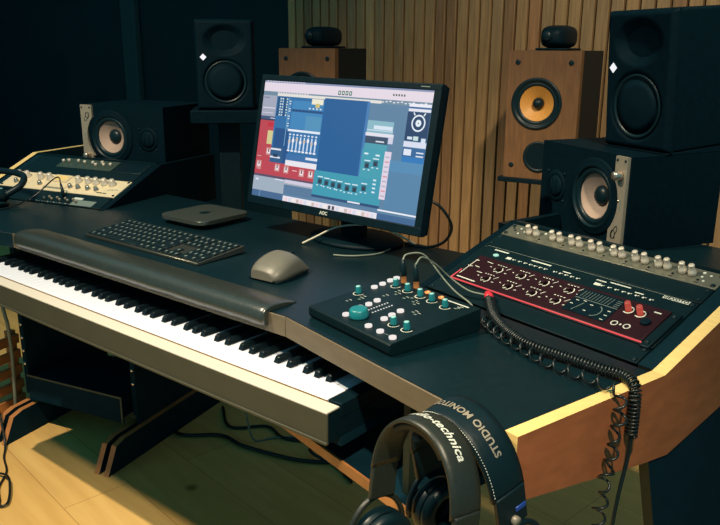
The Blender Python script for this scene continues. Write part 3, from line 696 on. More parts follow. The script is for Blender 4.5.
def walnut_speaker(W, label):
    """bookshelf speaker with separate tweeter pod on top; front plane local y=0, base z=0."""
    w, h, d = 0.238, 0.418, 0.30
    e = empty('bookshelf_speaker', W, label, 'speaker', 'walnut bookshelf speakers with yellow cones')
    F = W @ T((0, 0, h / 2))
    mb = MB(); mb.shell(w, h, 0.0, 0.030); mb.holed(w, h, -0.018, 0.040, 0.079, 0.0); bmesh.ops.remove_doubles(mb.bm, verts=mb.bm.verts[:], dist=1e-5)
    bmesh.ops.delete(mb.bm, geom=[q for q in mb.bm.faces if q.normal.y > 0.5 or (sum(v.co.y for v in q.verts) / len(q.verts)) > 0.029], context='FACES')
    build(mb, 'front_baffle', M['walnut'], e, F, 'walnut front')
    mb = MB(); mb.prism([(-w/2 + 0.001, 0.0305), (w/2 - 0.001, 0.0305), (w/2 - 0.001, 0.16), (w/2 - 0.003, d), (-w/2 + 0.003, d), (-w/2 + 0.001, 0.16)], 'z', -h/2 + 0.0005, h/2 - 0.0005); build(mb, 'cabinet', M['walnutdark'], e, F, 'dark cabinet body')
    X = T((-0.018, 0, 0.040)) @ FACE
    mb = MB(); mb.lathe([(0.0845, 0), (0.0845, 0.004), (0.080, 0.0060), (0.073, 0.004), (0.070, -0.002), (0.066, 0.001), (0.061, 0.0005), (0.057, -0.003)], 48, 0, X, cap0=False); wr_ = build(mb, 'woofer_ring', M['rub'], e, F)
    mb = MB(); mb.lathe([(0.0575, -0.0028), (0.040, -0.015), (0.018, -0.027)], 48, 0, X, cap0=False); build(mb, 'woofer_cone', M['coneyellow'], wr_, F, 'yellow woven cone')
    mb = MB(); mb.lathe([(0.0190, -0.027), (0.0185, -0.018), (0.016, -0.009), (0.010, -0.003), (0, -0.001)], 30, 0, X); build(mb, 'dust_cap', M['rub'], wr_, F)
    Xp = T((0.0, 0, -0.134)) @ FACE
    mb = MB(); mb.lathe([(0.052, 0), (0.052, 0.003), (0.047, 0.0045), (0.042, 0.002)], 40, 0, Xp)
    mb.lathe([(0.0425, 0.0018), (0.036, 0.0006), (0, 0.0004)], 40, 1, Xp); build(mb, 'bass_port', [M['rub'], M['blk']], e, F)
    for sx_, sz_ in ((-0.088, 0.172), (0.088, 0.172), (-0.092, -0.166), (0.092, -0.166)):
        mb = MB(); mb.lathe([(0.0085, 0), (0.0085, 0.002), (0.005, 0.0026), (0, 0.0015)], 16, 0, T((sx_, 0, sz_)) @ FACE); build(mb, 'grille_socket', M['rub'], e, F)
    mb = MB()
    def pod(a, b):
        t = 2 * PI * a; q = PI * b
        se = lambda v, p: math.copysign(abs(v) ** p, v)
        return Vector((0.047 * se(math.sin(q), 0.55) * se(math.cos(t), 0.6), 0.15 - 0.105 * se(math.cos(q), 0.75), h/2 + 0.0435 + 0.038 * se(math.sin(q), 0.55) * se(math.sin(t), 0.6)))
    mb.grid(pod, 28, 16, 0, closed_u=True)
    mb.box((-0.052, 0.055, h/2 + 0.0004), (0.052, 0.24, h/2 + 0.008), 0, bev=0.003)
    tp_ = build(mb, 'tweeter_pod', M['blk'], e, F)
    mb = MB(); mb.lathe([(0.017, 0), (0.017, 0.004), (0.012, 0.0075), (0, 0.010)], 24, 0, T((-0.012, 0.046, h/2 + 0.046)) @ FACE); build(mb, 'tweeter', M['rub'], tp_, F)
    return e
def wall_bracket(W, label):
    e = empty('speaker_shelf', W, label, 'wall shelf', 'wall shelves under the walnut speakers')
    mb = MB(); mb.box((-0.135, -0.010, -0.0165), (0.135, 0.32, -0.0006), bev=0.002); build(mb, 'board', M['blk'], e, W)
    mb = MB(); mb.prism([(0.30, -0.017), (0.32, -0.017), (0.32, -0.14), (0.31, -0.14), (0.20, -0.017)], 'x', -0.008, 0.008); build(mb, 'bracket', M['blk'], e, W)
    return e
def bw(x, y, ztop, yw, tilt, lab1, lab2):
    W = T((x, y, ztop)) @ RZ(yw) @ RX(tilt) @ T((0, 0, -0.418))
    walnut_speaker(W, lab1); wall_bracket(W, lab2)
bw(-0.415, 1.525, ZO + 0.5365, 9.5, 0.0, 'walnut bookshelf speaker with yellow cone on the slatted wall at right', 'thin dark wall shelf under the right walnut speaker')
bw(-1.306, 1.351, ZO + 0.5375, 15.5, 0.0, 'walnut bookshelf speaker behind the computer screen, mostly hidden', 'thin dark wall shelf hidden behind the computer screen')

# ------------------------------------------------------------------ computer screen
MWt = T((-0.4250, 0.5100, ZO + 0.3207)) @ RZ(-0.7) @ RX(-11.3) @ RY(0.5)
mon = empty('computer_monitor', T((-0.42, 0.55, DZ)), 'black widescreen computer monitor showing blue and red audio software windows', 'monitor')
mb = MB()
ow, oh0, oh1 = 0.2735, -0.1655, 0.1585
iw0, iw1, ih0, ih1 = -0.2625, 0.2555, -0.1450, 0.1440
# bezel frame of four bars
mb.box((-ow, -0.004, oh0), (ow, 0.016, ih0), 0, bev=0.002); mb.box((-ow, -0.004, ih1), (ow, 0.016, oh1), 0, bev=0.002)
mb.box((-ow, -0.004, ih0 - 0.001), (iw0, 0.016, ih1 + 0.001), 0); mb.box((iw1, -0.004, ih0 - 0.001), (ow, 0.016, ih1 + 0.001), 0)
bz_ = build(mb, 'bezel', M['blk'], mon, MWt)
mb = MB(); mb.box((-ow + 0.002, 0.0165, oh0 + 0.002), (ow - 0.002, 0.030, oh1 - 0.002), bev=0.004); mb.box((-0.15, 0.030, -0.10), (0.15, 0.055, 0.10), bev=0.01); build(mb, 'back_shell', M['cab'], mon, MWt)
mb = MB()
t_ = text_mesh('AOC', 0.011, 0.0004); mb.add_mesh(t_, lambda v: Vector((-0.008 + v.x, -0.0046, -0.1555 + v.y)), 0)
build(mb, 'badge', M['legend'], bz_, MWt, 'grey letters on the bezel')
mb = MB(); mb.box((0.220, -0.0046, 0.1500), (0.243, -0.0042, 0.1518)); build(mb, 'model_badge', M['legend2'], bz_, MWt)
mb = MB(); mb.box((-0.46, 0.566, DZ + 0.0125), (-0.39, 0.588, ZO + 0.36), bev=0.004); build(mb, 'neck', M['blk'], mon)
mb = MB(); mb.lathe([(0.13, 0.0), (0.13, 0.006), (0.122, 0.010), (0.03, 0.016), (0, 0.016)], 40, 0, T((-0.425, 0.585, DZ + 0.0006)), True, 1.0, 0.70); build(mb, 'foot', M['blk'], mon)
# what is on the screen: (u0, v0, u1, v1, colour) in screen fractions, later ones on top
SCOL = {}
def sm(c):
    if c not in SCOL: SCOL[c] = (len(SCOL), emit('pixels_%02d' % len(SCOL), rgb(*(c if min(c) > 190 else (c[0] * 0.90, c[1] * 0.97, c[2] * 0.89))), 1.0))
    return SCOL[c][0]
rects = []
def vv(v): return min(1.0, max(0.0, (-0.1495 + 0.299 * v - ih0) / (ih1 - ih0))) if 0 < v < 1 else v
def uu_(q): return min(1.0, max(0.0, (-0.2655 + 0.531 * q - iw0) / (iw1 - iw0))) if 0 < q < 1 else q
def sr(u0, v0, u1, v1, c): rects.append((uu_(u0), vv(v0), uu_(u1), vv(v1), c))
sr(0, 0, 1, 1, (98, 130, 178))
sr(0, 0.965, 1, 1, (150, 150, 200)); sr(0, 0.895, 1, 0.968, (226, 214, 226)); sr(0, 0.862, 1, 0.895, (120, 140, 176)); sr(0.10, 0.862, 0.72, 0.884, (226, 222, 216))
for k in range(14): sr(0.02 + k * 0.018, 0.975, 0.031 + k * 0.018, 0.985, (226, 222, 232))
for k in range(10): sr(0.74 + k * 0.023, 0.982, 0.752 + k * 0.023, 0.992, (235, 232, 240))
for k in range(12): sr(0.10 + k * 0.017, 0.885, 0.11 + k * 0.017, 0.893, (225, 218, 226))
for k in range(13): sr(0.72 + k * 0.020, 0.872 + 0.004 * (k % 3), 0.732 + k * 0.020, 0.880 + 0.004 * (k % 3), (226, 226, 236))
for k in range(4): sr(0.474 + k * 0.021, 0.905, 0.489 + k * 0.021, 0.937, (30, 90, 84))
for k in range(4): sr(0.478 + k * 0.021, 0.913, 0.485 + k * 0.021, 0.930, (210, 226, 216))
for k in range(5): sr(0.775 + k * 0.014, 0.925, 0.783 + k * 0.014, 0.940, (80, 86, 96))
# left inspector column and red instrument
sr(0.0, 0.66, 0.105, 0.862, (178, 170, 208)); sr(0.012, 0.755, 0.095, 0.762, (226, 220, 236)); sr(0.012, 0.715, 0.085, 0.720, (215, 210, 228)); sr(0.0, 0.663, 0.105, 0.690, (70, 84, 130)); sr(0.01, 0.84, 0.05, 0.846, (110, 105, 150))
sr(0.0, 0.655, 0.105, 0.663, (30, 44, 96)); sr(0.07, 0.672, 0.104, 0.678, (226, 220, 240))
sr(0.0, 0.190, 0.40, 0.655, (206, 66, 88)); sr(0.058, 0.605, 0.098, 0.640, (212, 40, 66)); sr(0.064, 0.460, 0.104, 0.572, (232, 204, 160)); sr(0.0, 0.186, 0.40, 0.205, (96, 74, 110))
for (cu_, cv_) in ((0.03, 0.285), (0.155, 0.275), (0.215, 0.27), (0.315, 0.262), (0.372, 0.262), (0.085, 0.40)):
    sr(cu_ - 0.016, cv_ - 0.030, cu_ + 0.016, cv_ + 0.030, (228, 150, 160)); sr(cu_ - 0.010, cv_ - 0.018, cu_ + 0.010, cv_ + 0.018, (240, 226, 230)); sr(cu_ - 0.004, cv_ - 0.006, cu_ + 0.004, cv_ + 0.020, (120, 60, 90))
sr(0.255, 0.268, 0.285, 0.274, (240, 200, 206)); sr(0.012, 0.35, 0.04, 0.356, (232, 170, 180)); sr(0.02, 0.245, 0.045, 0.25, (236, 200, 206))
sr(0.005, 0.068, 0.215, 0.186, (176, 178, 212)); sr(0.02, 0.15, 0.04, 0.165, (222, 222, 240)); sr(0.15, 0.175, 0.21, 0.182, (232, 230, 242)); sr(0.005, 0.01, 0.215, 0.068, (74, 104, 160)); sr(0.055, 0.01, 0.062, 0.068, (110, 140, 190))
sr(0.215, 0.125, 0.395, 0.19, (206, 200, 220)); sr(0.215, 0.075, 0.395, 0.160, (96, 122, 172)); sr(0.215, 0.150, 0.395, 0.162, (180, 176, 206))
# mixer window
sr(0.100, 0.315, 0.408, 0.860, (46, 110, 182)); sr(0.110, 0.315, 0.212, 0.60, (30, 78, 150)); sr(0.104, 0.700, 0.178, 0.858, (38, 96, 168))
for rr in range(7):
    for cc in range(5): sr(0.108 + cc * 0.014 + 0.002 * (rr % 2), 0.835 - rr * 0.022, 0.117 + cc * 0.014, 0.847 - rr * 0.022, (206, 226, 222) if (rr * 3 + cc) % 3 else (20, 50, 70))
sr(0.18, 0.46, 0.184, 0.85, (130, 176, 222))
for k in range(12): sr(0.186, 0.60 + k * 0.020, 0.196, 0.610 + k * 0.020, (206, 224, 240) if k % 3 else (90, 150, 214))
sr(0.205, 0.61, 0.398, 0.835, (66, 134, 206)); sr(0.205, 0.745, 0.400, 0.765, (34, 84, 150))
for k in range(9): sr(0.212 + k * 0.021, 0.750, 0.222 + k * 0.021, 0.760, (20, 60, 120))
sr(0.325, 0.815, 0.395, 0.858, (236, 230, 206)); sr(0.350, 0.79, 0.375, 0.822, (226, 196, 130)); sr(0.30, 0.60, 0.398, 0.72, (86, 146, 206))
for k in range(4): sr(0.312 + k * 0.022, 0.775, 0.322 + k * 0.022, 0.785, (226, 236, 246))
sr(0.195, 0.585, 0.398, 0.603, (226, 234, 244))
for k in range(8):
    uu = 0.214 + k * 0.0235
    sr(uu - 0.009, 0.425, uu + 0.009, 0.58, (58, 120, 196)); sr(uu - 0.004, 0.44, uu + 0.004, 0.545, (208, 222, 240)); sr(uu - 0.007, 0.49 + 0.01 * (k % 3), uu + 0.007, 0.515 + 0.01 * (k % 3), (240, 236, 236) if k % 2 else (222, 190, 190)); sr(uu - 0.008, 0.422, uu + 0.008, 0.436, (236, 238, 244)); sr(uu - 0.006, 0.555, uu + 0.006, 0.566, (230, 234, 242))
sr(0.100, 0.315, 0.185, 0.445, (46, 90, 150)); sr(0.10, 0.418, 0.168, 0.432, (226, 228, 236)); sr(0.10, 0.352, 0.166, 0.366, (226, 228, 236)); sr(0.12, 0.36, 0.15, 0.385, (24, 50, 96))
sr(0.205, 0.315, 0.408, 0.400, (62, 112, 186)); sr(0.330, 0.372, 0.408, 0.392, (222, 228, 240)); sr(0.205, 0.306, 0.409, 0.350, (232, 228, 236))
# the big plain blue window
sr(0.403, 0.296, 0.648, 0.872, (26, 92, 166)); sr(0.648, 0.31, 0.662, 0.872, (70, 124, 200))
# cyan instrument
sr(0.395, 0.095, 0.785, 0.306, (64, 156, 196)); sr(0.655, 0.306, 0.782, 0.520, (70, 160, 196)); sr(0.395, 0.092, 0.785, 0.112, (40, 74, 130)); sr(0.61, 0.098, 0.68, 0.110, (226, 232, 240))
for k, (cu_, cv_) in enumerate(((0.435, 0.225), (0.475, 0.220), (0.515, 0.215), (0.552, 0.212), (0.598, 0.205), (0.640, 0.205), (0.690, 0.40), (0.690, 0.225), (0.735, 0.42))):
    sr(cu_ - 0.016, cv_ + 0.030, cu_ + 0.016, cv_ + 0.038, (216, 236, 244)); sr(cu_ - 0.013, cv_ - 0.022, cu_ + 0.013, cv_ + 0.022, (44, 100, 130)); sr(cu_ - 0.008, cv_ - 0.020, cu_ + 0.008, cv_ + 0.010, (44, 50, 80)); sr(cu_ - 0.018, cv_ - 0.038, cu_ - 0.008, cv_ - 0.030, (214, 236, 244)); sr(cu_ + 0.008, cv_ - 0.038, cu_ + 0.018, cv_ - 0.030, (214, 236, 244))
for k in range(4): sr(0.735, 0.20 + k * 0.03, 0.752, 0.212 + k * 0.03, (212, 232, 240))
sr(0.668, 0.48, 0.690, 0.492, (220, 236, 244)); sr(0.73, 0.475, 0.752, 0.487, (220, 236, 244))
sr(0.777, 0.164, 0.812, 0.518, (222, 208, 226))
for k in range(9): sr(0.783, 0.185 + k * 0.036, 0.805, 0.195 + k * 0.036, (232, 150, 176) if k % 3 == 1 else (196, 180, 214))
# dock
sr(0.218, 0.006, 0.780, 0.058, (232, 226, 236))
for k in range(22): sr(0.232 + k * 0.0245, 0.018, 0.249 + k * 0.0245, 0.046, ((238, 206, 214), (214, 214, 230), (240, 232, 226), (226, 190, 200))[k % 4])
for k in range(2): sr(0.505 + k * 0.022, 0.018, 0.519 + k * 0.022, 0.048, (70, 70, 92))
sr(0.78, 0.078, 0.985, 0.090, (232, 234, 244)); sr(0.78, 0.0, 1.0, 0.060, (64, 100, 160)); sr(0.982, 0.05, 0.987, 0.78, (206, 226, 240))
# right windows
sr(0.664, 0.645, 0.804, 0.735, (150, 186, 220)); sr(0.70, 0.672, 0.80, 0.700, (212, 226, 240)); sr(0.664, 0.66, 0.804, 0.668, (196, 214, 232)); sr(0.660, 0.620, 0.81, 0.645, (224, 222, 234)); sr(0.662, 0.565, 0.782, 0.617, (58, 74, 110)); sr(0.72, 0.578, 0.765, 0.588, (216, 224, 236)); sr(0.785, 0.575, 0.81, 0.625, (206, 206, 226)); sr(0.662, 0.52, 0.785, 0.565, (80, 160, 196))
sr(0.868, 0.858, 0.978, 0.880, (232, 232, 242)); sr(0.868, 0.825, 0.978, 0.845, (226, 226, 238)); sr(0.905, 0.846, 0.93, 0.856, (60, 110, 180)); sr(0.868, 0.845, 0.978, 0.858, (50, 100, 170))
sr(0.866, 0.615, 0.978, 0.822, (14, 58, 112)); sr(0.88, 0.625, 0.905, 0.645, (210, 224, 240)); sr(0.95, 0.60, 0.972, 0.640, (210, 224, 240)); sr(0.91, 0.62, 0.935, 0.650, (196, 220, 220)); sr(0.866, 0.57, 0.978, 0.61, (214, 220, 236)); sr(0.866, 0.50, 0.978, 0.565, (46, 100, 170)); sr(0.872, 0.51, 0.91, 0.555, (222, 228, 240)); sr(0.935, 0.505, 0.972, 0.515, (214, 224, 238)); sr(0.935, 0.53, 0.972, 0.54, (214, 224, 238)); sr(0.866, 0.46, 0.978, 0.50, (40, 120, 206))
sr(0.81, 0.38, 0.978, 0.46, (90, 140, 200)); sr(0.81, 0.10, 0.978, 0.38, (92, 132, 186))
mb = MB()
mb.box((iw0, -0.0010, ih0), (iw1, 0.002, ih1), sm((98, 130, 178)))
for k, (u0, v0, u1, v1, c) in enumerate(rects):
    y_ = -0.0011 - k * 0.0000055
    X0, X1 = iw0 + (iw1 - iw0) * max(0, u0), iw0 + (iw1 - iw0) * min(1, u1); Z0, Z1 = ih0 + (ih1 - ih0) * v0, ih0 + (ih1 - ih0) * min(1, v1)
    mb._add([(X0, y_, Z0), (X1, y_, Z0), (X1, y_, Z1), (X0, y_, Z1)], [(0, 1, 2, 3)], sm(c))
y_ = -0.0011 - (len(rects) + 4) * 0.0000055
cu_, cv_ = 0.2258, 0.0730
wmi = sm((226, 236, 244))
for rr_, ww in ((0.0165, 0.0017), (0.0045, 0.0030)):
    for i in range(24):
        t0, t1 = 2 * PI * i / 24, 2 * PI * (i + 1) / 24
        mb._add([(cu_ + (rr_ - ww) * math.cos(t0), y_, cv_ + (rr_ - ww) * math.sin(t0)), (cu_ + (rr_ + ww) * math.cos(t0), y_, cv_ + (rr_ + ww) * math.sin(t0)), (cu_ + (rr_ + ww) * math.cos(t1), y_, cv_ + (rr_ + ww) * math.sin(t1)), (cu_ + (rr_ - ww) * math.cos(t1), y_, cv_ + (rr_ - ww) * math.sin(t1))], [(0, 1, 2, 3)], wmi)
for sg in (-1, 1):
    a = R(90 + sg * 35); d_ = Vector((math.cos(a), 0, math.sin(a)))
    p0 = Vector((cu_, y_, cv_)) + d_ * 0.020; p1 = Vector((cu_, y_, cv_)) + d_ * 0.027; nn = Vector((-d_.z, 0, d_.x)) * 0.0015
    mb._add([p0 - nn, p1 - nn, p1 + nn, p0 + nn], [(0, 1, 2, 3)], wmi)
bmats = [m for _, m in sorted(SCOL.values(), key=lambda q: q[0])]
build(mb, 'screen', bmats, mon, MWt, 'lit screen full of blue, red and cyan software windows')

# ------------------------------------------------------------------ computer keyboard
KW = T((-0.752, 0.174, DZ + 0.0006)) @ RZ(0.9)
kb = empty('computer_keyboard', KW, 'slim full-size computer keyboard with black keys on an aluminium base', 'keyboard')
KT = KW @ RX(5.0) @ Matrix.Diagonal((1, 1.2, 1, 1))
mb = MB(); mb.prism([(0, 0.0), (0.118, -0.0095), (0.1185, 0.004), (0.118, 0.0055), (0.001, 0.0055), (0, 0.0045)], 'x', -0.2155, 0.2155, bev=0.0008, seg=1); build(mb, 'base', M['kbbase'], kb, KT)
rows = [(0.006, [1.25, 1.0, 1.25, 6.2, 1.25, 1, 1.25, 1.0]), (0.0245, [2.25] + [1] * 10 + [2.75]), (0.043, [1.75] + [1] * 11 + [2.25]), (0.0615, [1.5] + [1] * 12 + [1.5]), (0.080, [1] * 13 + [2]), (0.0985, [1.07] * 14)]
u_ = 0.0190; kid = 0
def key(x0, x1, y0, y1):
    mb = MB(); mb.box((x0 + 0.0012, y0, 0.0056), (x1 - 0.0012, y1, 0.0086), 0, bev=0.0011, seg=1)
    xm, ym = (x0 + x1) / 2, (y0 + y1) / 2
    mb._add([(xm - 0.0028, ym - 0.0028, 0.00865), (xm + 0.0024, ym - 0.0028, 0.00865), (xm + 0.0024, ym + 0.0030, 0.00865), (xm - 0.0028, ym + 0.0030, 0.00865)], [(0, 1, 2, 3)], 1)
    build(mb, 'key', [M['keycap'], M['legend2']], kb, KT)
for y0, ks in rows:
    x = -0.211; tot = sum(ks); sc = 0.2865 / tot
    for wv in ks: key(x, x + wv * sc, y0, y0 + (0.0160 if y0 < 0.09 else 0.0130)); x += wv * sc
for y0, cols in ((0.006, (0, 1, 2)), (0.0245, (1,)), (0.080, (0, 1, 2)), (0.0615, (0, 1, 2)), (0.0985, (0, 1, 2))):
    for c_ in cols: key(0.0805 + c_ * 0.018, 0.0985 + c_ * 0.018, y0, y0 + (0.0160 if y0 < 0.09 else 0.013))
for y0, cols in ((0.006, ((0, 2), (2, 1))), (0.0245, ((0, 1), (1, 1), (2, 1))), (0.043, ((0, 1), (1, 1), (2, 1), (3, 1))), (0.0615, ((0, 1), (1, 1), (2, 1), (3, 1))), (0.080, ((0, 1), (1, 1), (2, 1), (3, 1))), (0.0985, ((0, 1), (1, 1), (2, 1), (3, 1)))):
    for c_, n_ in cols: key(0.1400 + c_ * 0.018, 0.1400 + (c_ + n_) * 0.018, y0, y0 + (0.0160 if y0 < 0.09 else 0.013))
key(0.194, 0.212, 0.006, 0.0405)

# ------------------------------------------------------------------ mouse
MSW = T((-0.350, 0.246, DZ + 0.0004)) @ RZ(4)
mo = empty('computer_mouse', MSW, 'grey computer mouse with a tall rounded back on the desk', 'mouse')
mb = MB()
def msurf(a, b):
    # a along length (0 rear .. 1 front), b across
    y = -0.058 + 0.118 * a
    wd = 0.044 * (1 - 0.30 * a ** 2) * (1 - (1 - a) ** 10 * 0.35)
    hgt = (0.012 + 0.034 * math.sin(min(1, (a + 0.05) / 0.62) * PI / 2) ** 0.8) if a < 0.57 else 0.046 * (1 - ((a - 0.57) / 0.43) ** 1.7 * 0.80)
    if a < 0.04: hgt = 0.012 + (hgt - 0.012) * 0.9
    t = PI * b
    return Vector((-wd * math.copysign(abs(math.cos(t)) ** 0.7, math.cos(t)), y, 0.004 + hgt * math.sin(t) ** 0.62 + 0.004 * math.sin(t) * math.cos(t)))
g = mb.grid(msurf, 30, 24, 0)
mb.bm.faces.new([v for v in g[0]]); mb.bm.faces.new([v for v in g[-1]][::-1]); mb.bm.faces.new([r_[0] for r_ in g][::-1] + [r_[-1] for r_ in g])
build(mb, 'shell', M['mouse'], mo, MSW)
mb = MB(); mb.prism([(-0.040, -0.054), (0.040, -0.054), (0.043, -0.02), (0.032, 0.054), (-0.032, 0.054), (-0.043, -0.02)], 'z', 0.0, 0.0038, bev=0.001, seg=1); build(mb, 'base', M['blk'], mo, MSW)
mb = MB(); mb.lathe([(0.0085, -0.0035), (0.009, -0.002), (0.009, 0.002), (0.0085, 0.0035)], 18, 0, T((0.0, 0.034, 0.036)) @ RY(90), cap1=True); build(mb, 'scroll_wheel', M['rub'], mo, MSW)

# ------------------------------------------------------------------ small computer
CW = T((-0.872, 0.478, DZ + 0.0005)) @ RZ(1.5)
mc = empty('mini_computer', CW, 'flat silver mini computer with dark fruit logo beside the monitor', 'computer')
def rsq(hw, r_, n=8):
    out = []
    for (sx_, sy_, a0) in ((1, -1, -90), (1, 1, 0), (-1, 1, 90), (-1, -1, 180)):
        for k in range(n + 1):
            a = R(a0 + 90 * k / n); out.append((sx_ * (hw - r_) + r_ * math.cos(a), sy_ * (hw - r_) + r_ * math.sin(a)))
    return out
mb = MB(); mb.prism(rsq(0.0885, 0.027), 'z', 0.0125, 0.0235, bev=0.0012, seg=2); build(mb, 'case', M['alu'], mc, CW)
mb = MB(); mb.lathe([(0.078, 0.0), (0.083, 0.0124)], 40, 0, cap1=True); build(mb, 'base', M['rub'], mc, CW)
mb = MB(); zt = 0.0237
outl = []
for k in range(32):
    a = 2 * PI * k / 32; rr_ = 0.0145 * (1 - 0.06 * math.cos(2 * a)); px_, py_ = rr_ * math.cos(a), rr_ * 1.02 * math.sin(a)
    if (px_ - 0.0185) ** 2 + (py_ - 0.002) ** 2 < 0.0075 ** 2:
        d_ = Vector((px_ - 0.0185, py_ - 0.002)).normalized() * 0.0075; px_, py_ = 0.0185 + d_.x if d_.x < 0 else px_, 0.002 + d_.y
    outl.append((px_, py_))
mb.prism(outl, 'z', zt, zt + 0.0003); mb.prism([(0.0, 0.017), (0.002, 0.021), (0.0065, 0.024), (0.006, 0.020), (0.003, 0.0175)], 'z', zt, zt + 0.0003)
build(mb, 'logo', M['rub'], mc, CW, 'dark fruit logo')

# ------------------------------------------------------------------ monitor controller box
box_al = math.atan2(0.019, 0.198)
BW0 = RW @ T((0.025, 0.030, 0.0006))
bxo = empty('monitor_controller', RW @ T((0.14, 0.13, 0.0006)), 'black desktop control box with white lit buttons, teal knobs and a big teal dial', 'control box')
bw_, bd_ = 0.229, 0.198
mb = MB(); mb.prism([(0.004, 0.0), (0.0, 0.006), (0.0, 0.0185), (0.003, 0.0210), (bd_, 0.0400), (bd_, 0.0)], 'x', 0, bw_, bev=0.0012, seg=2); build(mb, 'case', M['device'], bxo, BW0)
BT = BW0 @ T((0, 0, 0.0209)) @ Matrix.Rotation(box_al, 4, 'X')
btn = [(85, 19), (77, 55), (77, 74), (74, 95), (18, 132), (16, 153), (13, 174), (151, 17), (182, 17), (215, 16), (147, 53), (144, 72), (141, 93), (12, 190)]
for x_, y_ in btn:
    mb = MB(); disc(mb, x_/1000, y_/1000 + 0.002, 0.0003, 0.0062, 0.0035, 0, 18); build(mb, 'button', M['btn'], bxo, BT, 'lit white button')
for x_, y_ in ((19, 97), (41, 167), (76, 166), (113, 164), (144, 164), (181, 161), (175, 53), (206, 55)):
    mb = MB(); mb.lathe([(0.0062, 0.0003), (0.0058, 0.004), (0.0050, 0.013), (0.0044, 0.0148), (0, 0.0150)], 18, [0, 0, 0, 1], T((x_/1000, y_/1000, 0))); build(mb, 'knob', [M['teal'], M['tealtop']], bxo, BT, 'small teal knob')
mb = MB(); mb.lathe([(0.0170, 0.0003), (0.0172, 0.003), (0.0160, 0.013), (0.0140, 0.0155), (0.0115, 0.0160), (0, 0.0148)], 36, 0, T((0.106, 0.033, 0))); build(mb, 'volume_dial', M['teal'], bxo, BT, 'big teal dial')
mb = MB()
for k in range(8):
    t_k = k / 7
    disc(mb, (95 - 1 * t_k) / 1000, (62 + 42 * t_k) / 1000, 0.0003, 0.0016, 0.0006, 0, 10); disc(mb, (109) / 1000, (60 + 42 * t_k) / 1000, 0.0003, 0.0016, 0.0006, 0, 10)
build(mb, 'level_lamps', M['led'], bxo, BT, 'two rows of white lamps')
mb = MB()
for x_, y_ in ((19, 97), (41, 167), (76, 166), (113, 164), (144, 164), (181, 161), (175, 53), (206, 55)): arc(mb, x_/1000, y_/1000, 0.0005, 0.0098, -200, 20, 0.0008, 0)
for (a, b) in ((35, 88), (40, 80), (30, 60), (60, 148), (70, 140), (95, 138), (105, 148), (120, 138), (130, 132), (155, 108), (165, 104), (60, 120), (195, 168), (198, 172)):
    dash(mb, a/1000, b/1000, a/1000 + 0.006, b/1000 + 0.001, 0.0005, 0.0018, 1); dash(mb, a/1000, b/1000 + 0.008, a/1000 + 0.008, b/1000 + 0.008, 0.0005, 0.0006, 0)
dash(mb, 0.155, 0.184, 0.212, 0.186, 0.0005, 0.0018, 0); dash(mb, 0.19, 0.020, 0.205, 0.021, 0.0005, 0.0006, 1)
build(mb, 'panel_print', [M['legend'], M['legend2']], bxo, BT)
for x_ in (0.112, 0.148):
    mb = MB(); mb.lathe([(0.0055, 0.0003), (0.0055, 0.004), (0.003, 0.004), (0.003, 0.001), (0, 0.001)], 16, 0, T((x_, 0.182, 0))); build(mb, 'jack_socket', M['gold'], bxo, BT)

# jack plugs standing in the back of the box; their cables belong to them
def on_deck(pts): return [RW @ Vector(q) for q in pts]
def plug_mb(X, m_tip=0, m_body=1):
    mb = MB(); mb.lathe([(0.0, 0.0003), (0.0050, 0.0003), (0.0056, 0.004), (0.0054, 0.015), (0.0062, 0.016), (0.0064, 0.034), (0.0045, 0.038), (0.0032, 0.046), (0, 0.047)], 18, [m_tip]*4 + [m_body]*4, X); return mb
def coil(path, r0, turns, wire, squeeze=None, n=14):
    """helix along a polyline; returns points"""
    path = [Vector(p) for p in path]
    L_ = [0]
    for a, b in zip(path, path[1:]): L_.append(L_[-1] + (b - a).length)
    tot = L_[-1]; out = []; N_ = int(turns * n)
    prev = (path[1] - path[0]).normalized(); up = Vector((0, 0, 1)); nrm = (up - prev * up.dot(prev))
    nrm = nrm.normalized() if nrm.length > 0.1 else Vector((1, 0, 0))
    j = 0
    for i in range(N_ + 1):
        s_ = tot * i / N_
        while j < len(path) - 2 and L_[j + 1] < s_: j += 1
        f_ = (s_ - L_[j]) / max(1e-9, L_[j+1] - L_[j]); p = path[j].lerp(path[j+1], f_)
        t = (path[min(j+2, len(path)-1)] - path[max(j-1, 0)]).normalized()
        ax = prev.cross(t)
        if ax.length > 1e-7: nrm = Matrix.Rotation(prev.angle(t), 3, ax.normalized()) @ nrm
        nrm = (nrm - t * nrm.dot(t)).normalized(); bn = t.cross(nrm); prev = t
        a = 2 * PI * i / n
        rr_ = r0(s_ / tot) if callable(r0) else r0
        out.append(p + (nrm * math.cos(a) + bn * math.sin(a)) * rr_)
    return out
